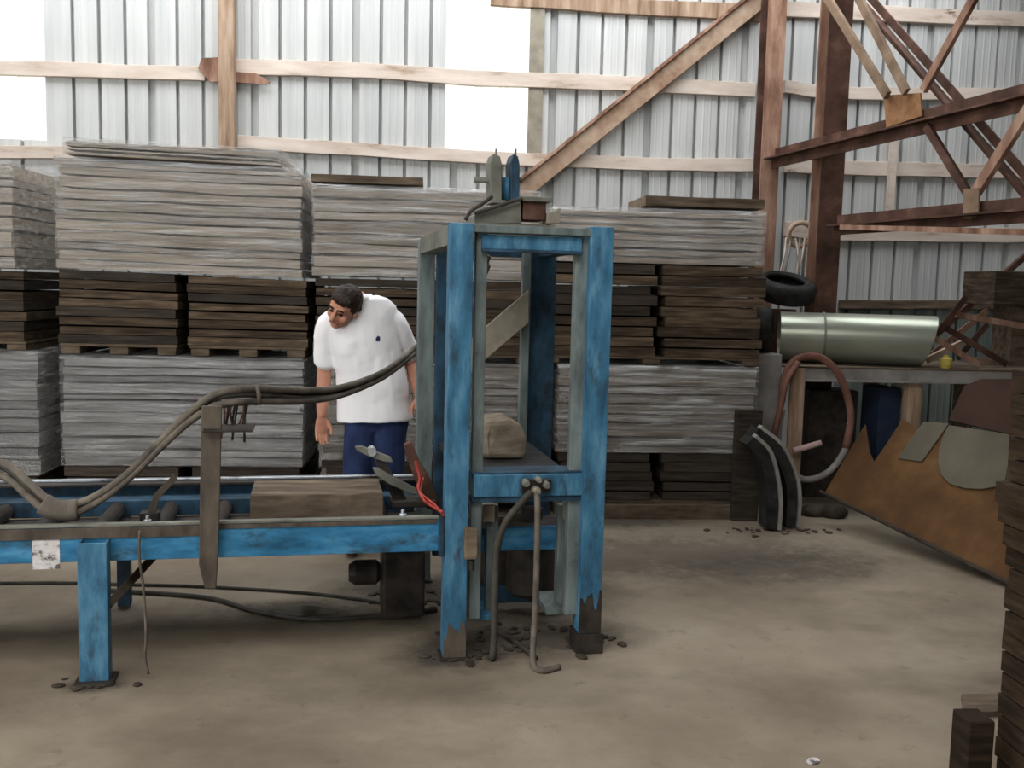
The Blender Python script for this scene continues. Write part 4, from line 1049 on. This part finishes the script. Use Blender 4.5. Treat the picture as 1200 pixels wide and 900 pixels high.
# skeleton points
hipL, hipR = pp(424, 512), pp(461, 512)                    # image-left / image-right
hipL.z = hipR.z = .90
kneeL, kneeR = V((hipL.x - .02, -.03, .49)), V((hipR.x - .02, -.02, .49))
ankL, ankR = V((hipL.x - .05, .03, .09)), V((hipR.x + .05, .05, .09))
waist = pp(438, 478, .0); chest = pp(430, 415, -.05); uch = pp(425, 376, -.10); nb = pp(421, 352, -.115)
shL, shR = pp(386, 376, -.10), pp(461, 374, -.04)
elL, wrL = pp(380, 437, -.02), pp(377, 487, -.07)
elR, wrR = pp(482, 424, .06), pp(491, 462, -.06)
sx = (shR - shL).normalized()
headc = pp(403, 360, -.24)
Rh = Matrix.Rotation(R(24), 3, 'Y') @ Matrix.Rotation(R(-20), 3, 'Z') @ Matrix.Rotation(R(30), 3, 'X')
# ---- body: one continuous skin
body = MB()
body.loft([ring(V((pp(442, 500).x, .01, .90)), .12, .09, X3, Y3), ring(waist, .145, .105, X3, Y3), ring(chest, .165, .115, sx, Y3), ring(uch, .16, .10, sx, Y3), ring(nb, .06, .06, sx, Y3)])
limb(body, [nb - (headc - nb) * .05 + V((0, 0, -.04)), nb, nb.lerp(headc, .6)], [.055, .055, .058])
limb(body, [shL, shL.lerp(elL, .5) + V((-.005, 0, 0)), elL, elL.lerp(wrL, .5), wrL], [.058, .053, .042, .041, .029])
limb(body, [shR, shR.lerp(elR, .5), elR, elR.lerp(wrR, .5), wrR], [.058, .053, .042, .041, .029])
limb(body, [hipL, kneeL, ankL], [.082, .055, .042]); limb(body, [hipR, kneeR, ankR], [.082, .055, .042])
for a_ in (ankL, ankR): limb(body, [a_ + V((0, .03, -.02)), a_ + V((0, -.08, -.05)), a_ + V((0, -.15, -.065))], [.036, .034, .026])
def hand(mb, wr, d, side):
    "d: direction of the hand, side: +1 thumb on +x side"
    d = d.normalized(); n_ = V((.35 * side, -1, 0)); n_ = (n_ - d * n_.dot(d)).normalized(); s = d.cross(n_) * 1.0
    if s.x * side < 0: s = -s
    pal = [ring(wr, .026, .020, s, n_, 12), ring(wr + d * .03, .034, .018, s, n_, 12), ring(wr + d * .075, .041, .016, s, n_, 12), ring(wr + d * .10, .038, .013, s, n_, 12)]
    mb.loft(pal)
    for k, L in enumerate((.070, .078, .072, .056)):
        b0 = wr + d * .092 + s * (.029 - .0195 * k)
        c1 = b0 + d * L * .5 + n_ * .006; c2 = b0 + d * L * .8 + n_ * .018; c3 = b0 + d * L * .97 + n_ * .032
        limb(mb, [b0 - d * .015, b0, c1, c2, c3], [.0085, .0085, .008, .0074, .0062], 8, 3)
    t0 = wr + d * .03 + s * .026
    limb(mb, [t0, t0 + d * .03 + s * .022 + n_ * .008, t0 + d * .058 + s * .028 + n_ * .018, t0 + d * .08 + s * .026 + n_ * .024], [.014, .0125, .0105, .008], 8, 3)
hand(body, wrL, V((.0, -.12, -1)), 1)
hand(body, wrR, V((.2, -.3, -1)), -1)
# head: skull, jaw, cheeks, nose, brow, ears, all in head coordinates (face towards -y)
def hp(x, y, z): return headc + Rh @ V((x, y, z))
body.ell(hp(0, .012, .025), .076, .098, .092, Rh, 20, 14)
body.ell(hp(0, -.022, -.045), .058, .066, .070, Rh, 18, 12)
body.ell(hp(0, -.060, -.088), .030, .026, .024, Rh, 12, 8)
for s in (-1, 1):
    body.ell(hp(s * .040, -.058, -.032), .024, .022, .024, Rh, 12, 8)
    body.ell(hp(s * .028, -.078, .018), .026, .014, .011, Rh, 12, 8)
    body.ell(hp(s * .078, .008, -.012), .010, .022, .034, Rh, 12, 8)
    body.ell(hp(s * .013, -.094, -.036), .010, .011, .009, Rh, 10, 6)
limb(body, [hp(0, -.082, .012), hp(0, -.096, -.010), hp(0, -.108, -.030), hp(0, -.098, -.040)], [.009, .011, .014, .011], 10, 3)
remesh(body, 'body', 'skin', person, .005, 4)
# eyes (lids lowered), brows, mouth
for s in (-1, 1):
    MB().ell(hp(s * .030, -.079, -.004), .014, .010, .006, Rh, 12, 8).build('eye', 'eye', person, smooth=True)
    MB().tube([hp(s * .012, -.093, .020), hp(s * .030, -.094, .027), hp(s * .048, -.082, .020)], .0055, 8).build('eyebrow', 'hair', person, smooth=True)
MB().tube([hp(-.026, -.083, -.066), hp(0, -.092, -.063), hp(.026, -.083, -.066)], .0065, 8).build('mouth', 'lip', person, smooth=True)
# hair cap
hm = MB(); hm.ell(hp(0, .020, .040), .084, .100, .088, Rh, 22, 14)
hm.ell(hp(0, .055, -.005), .074, .066, .075, Rh, 18, 12)
for s in (-1, 1): hm.ell(hp(s * .068, .005, .025), .018, .040, .042, Rh, 12, 8)
hm.ell(hp(.01, -.060, .072), .058, .030, .026, Rh, 14, 10)
remesh(hm, 'hair', 'hair', person, .007, 3, .012, .02)
# jeans
j = MB()
j.loft([ring(pp(441, 484) , .168, .120, X3, Y3, 20, 2.4), ring(V((.0, .0, .93)) + V((pp(441, 500).x, 0, 0)), .175, .125, X3, Y3, 20, 2.4), ring(V((pp(441, 500).x, .0, .82)), .178, .128, X3, Y3, 20, 2.4), ring(V((pp(441, 500).x, .0, .74)), .12, .10, X3, Y3, 20, 2.4)])
limb(j, [hipL + V((.01, 0, .0)), kneeL, ankL], [.112, .088, .068]); limb(j, [hipR + V((-.02, 0, .0)), kneeR, ankR], [.116, .09, .068])
remesh(j, 'jeans', 'jeans', person, .01, 5, .012, .09)
# shoes
for a_ in (ankL, ankR):
    s = MB(); s.ell(a_ + V((0, .02, -.045)), .044, .06, .044, None, 16, 10); s.ell(a_ + V((0, -.09, -.05)), .047, .10, .038, None, 16, 10)
    o = remesh(s, 'shoe', 'shoe', person, .008, 4)
# shirt
sh_ = MB()
hem = pp(437, 492, .0)
sh_.loft([ring(hem + V((.012, 0, 0)), .222, .155, V((1, 0, .05)).normalized(), Y3, 24, 2.3), ring(pp(439, 470, .0), .215, .152, X3, Y3, 24, 2.3), ring(pp(436, 440, -.02), .205, .148, X3, Y3, 24, 2.3), ring(pp(431, 412, -.05), .205, .142, sx, Y3, 24, 2.3), ring(pp(427, 388, -.075), .205, .132, sx, Y3, 24, 2.3), ring(pp(426, 372, -.09), .195, .115, sx, Y3, 24, 2.2), ring(pp(430, 360, -.09), .17, .10, sx, Y3, 24), ring(pp(431, 351, -.10), .115, .085, sx, Y3, 24), ring(pp(428, 346, -.105), .07, .06, sx, Y3, 24)])
limb(sh_, [shL + V((.06, 0, -.01)), shL + V((.005, 0, -.015)), shL.lerp(elL, .5), shL.lerp(elL, .82)], [.07, .074, .071, .070])
limb(sh_, [shR + V((-.06, 0, -.01)), shR + V((0, 0, -.02)), shR.lerp(elR, .5), shR.lerp(elR, .85)], [.07, .074, .074, .074])
shirt = remesh(sh_, 'polo_shirt', 'shirt', person, .008, 8, .022, .17)
# collar
cl = MB(); cc = pp(421, 349, -.112)
cr_ = []
for j_ in range(25):
    t = R(-60) + R(300) * j_ / 24
    p_ = cc + sx * (.078 * math.sin(t)) * -1 + Y3 * (.072 * math.cos(t))
    o_ = (p_ - cc).normalized()
    cr_.append([p_ + V((0, 0, .022)), p_ + o_ * .02 + V((0, 0, -.012)), p_ + o_ * .014 + V((0, 0, -.016)), p_ + V((0, 0, .012)) - o_ * .004])
cl.loft(cr_).build('collar', 'shirt', person, smooth=True)
# small dark chest emblem
from mathutils.bvhtree import BVHTree
bt = BVHTree.FromPolygons([v.co.copy() for v in shirt.data.vertices], [tuple(p.vertices) for p in shirt.data.polygons])
hit, nrm2, _, _ = bt.ray_cast(CAM - PB, ray(443, 397).normalized())
if hit is not None:
    ex = Z3.cross(nrm2).normalized(); ey = nrm2.cross(ex)
    sil = [(-.014, -.012), (-.004, -.016), (.004, -.013), (.010, -.017), (.013, -.002), (.009, .006), (.013, .014), (.004, .012), (-.002, .018), (-.008, .010), (-.013, .004)]
    MB().prism([hit + ex * a_ + ey * b_ + nrm2 * .0005 for a_, b_ in sil], nrm2 * .002).build('chest_emblem', 'jeans', person)

# ------------------------------------------------------------------ light
w = bpy.data.worlds.new('world'); scene.world = w; w.use_nodes = True
bg = w.node_tree.nodes['Background']; bg.inputs[0].default_value = (.93, .97, 1, 1); bg.inputs[1].default_value = 2.6
def area(name, loc, rot, sx_, sy_, power, col):
    l = bpy.data.lights.new(name, 'AREA'); l.shape = 'RECTANGLE'; l.size = sx_; l.size_y = sy_; l.energy = power; l.color = col
    o = bpy.data.objects.new(name, l); COL.objects.link(o); o.location = loc; o.rotation_euler = rot; return o
area('door_daylight', (-4.5, YB + .05, 2.1), (R(90), 0, 0), 4.1, 4.1, 45, (1, .93, .84))
area('bay_daylight', (XL + .05, .4, 1.8), (R(90), 0, R(-90)), 5.9, 3.5, 135, (1, .95, .88))
for nm_, h0, pw_, cl_ in (('roof_light', SKY[0], 185, (.98, .99, 1)), ('added_front_fill', SKY_ADDED[0], 225, (1, .94, .86))):  # the second is an added unseen lamp that lights the foreground
    area(nm_, ((h0[0] + h0[1]) / 2, (h0[2] + h0[3]) / 2, ZC - .02), (0, 0, 0), h0[1] - h0[0], h0[3] - h0[2], pw_, cl_)

vs_ = scene.view_settings; scene.display_settings.display_device = 'sRGB'
vs_.view_transform = 'Standard'; vs_.look = 'None'; vs_.exposure = 0; vs_.gamma = 1; vs_.use_curve_mapping = False
scene.cycles.use_denoising = True
scene.cycles.max_bounces = 6
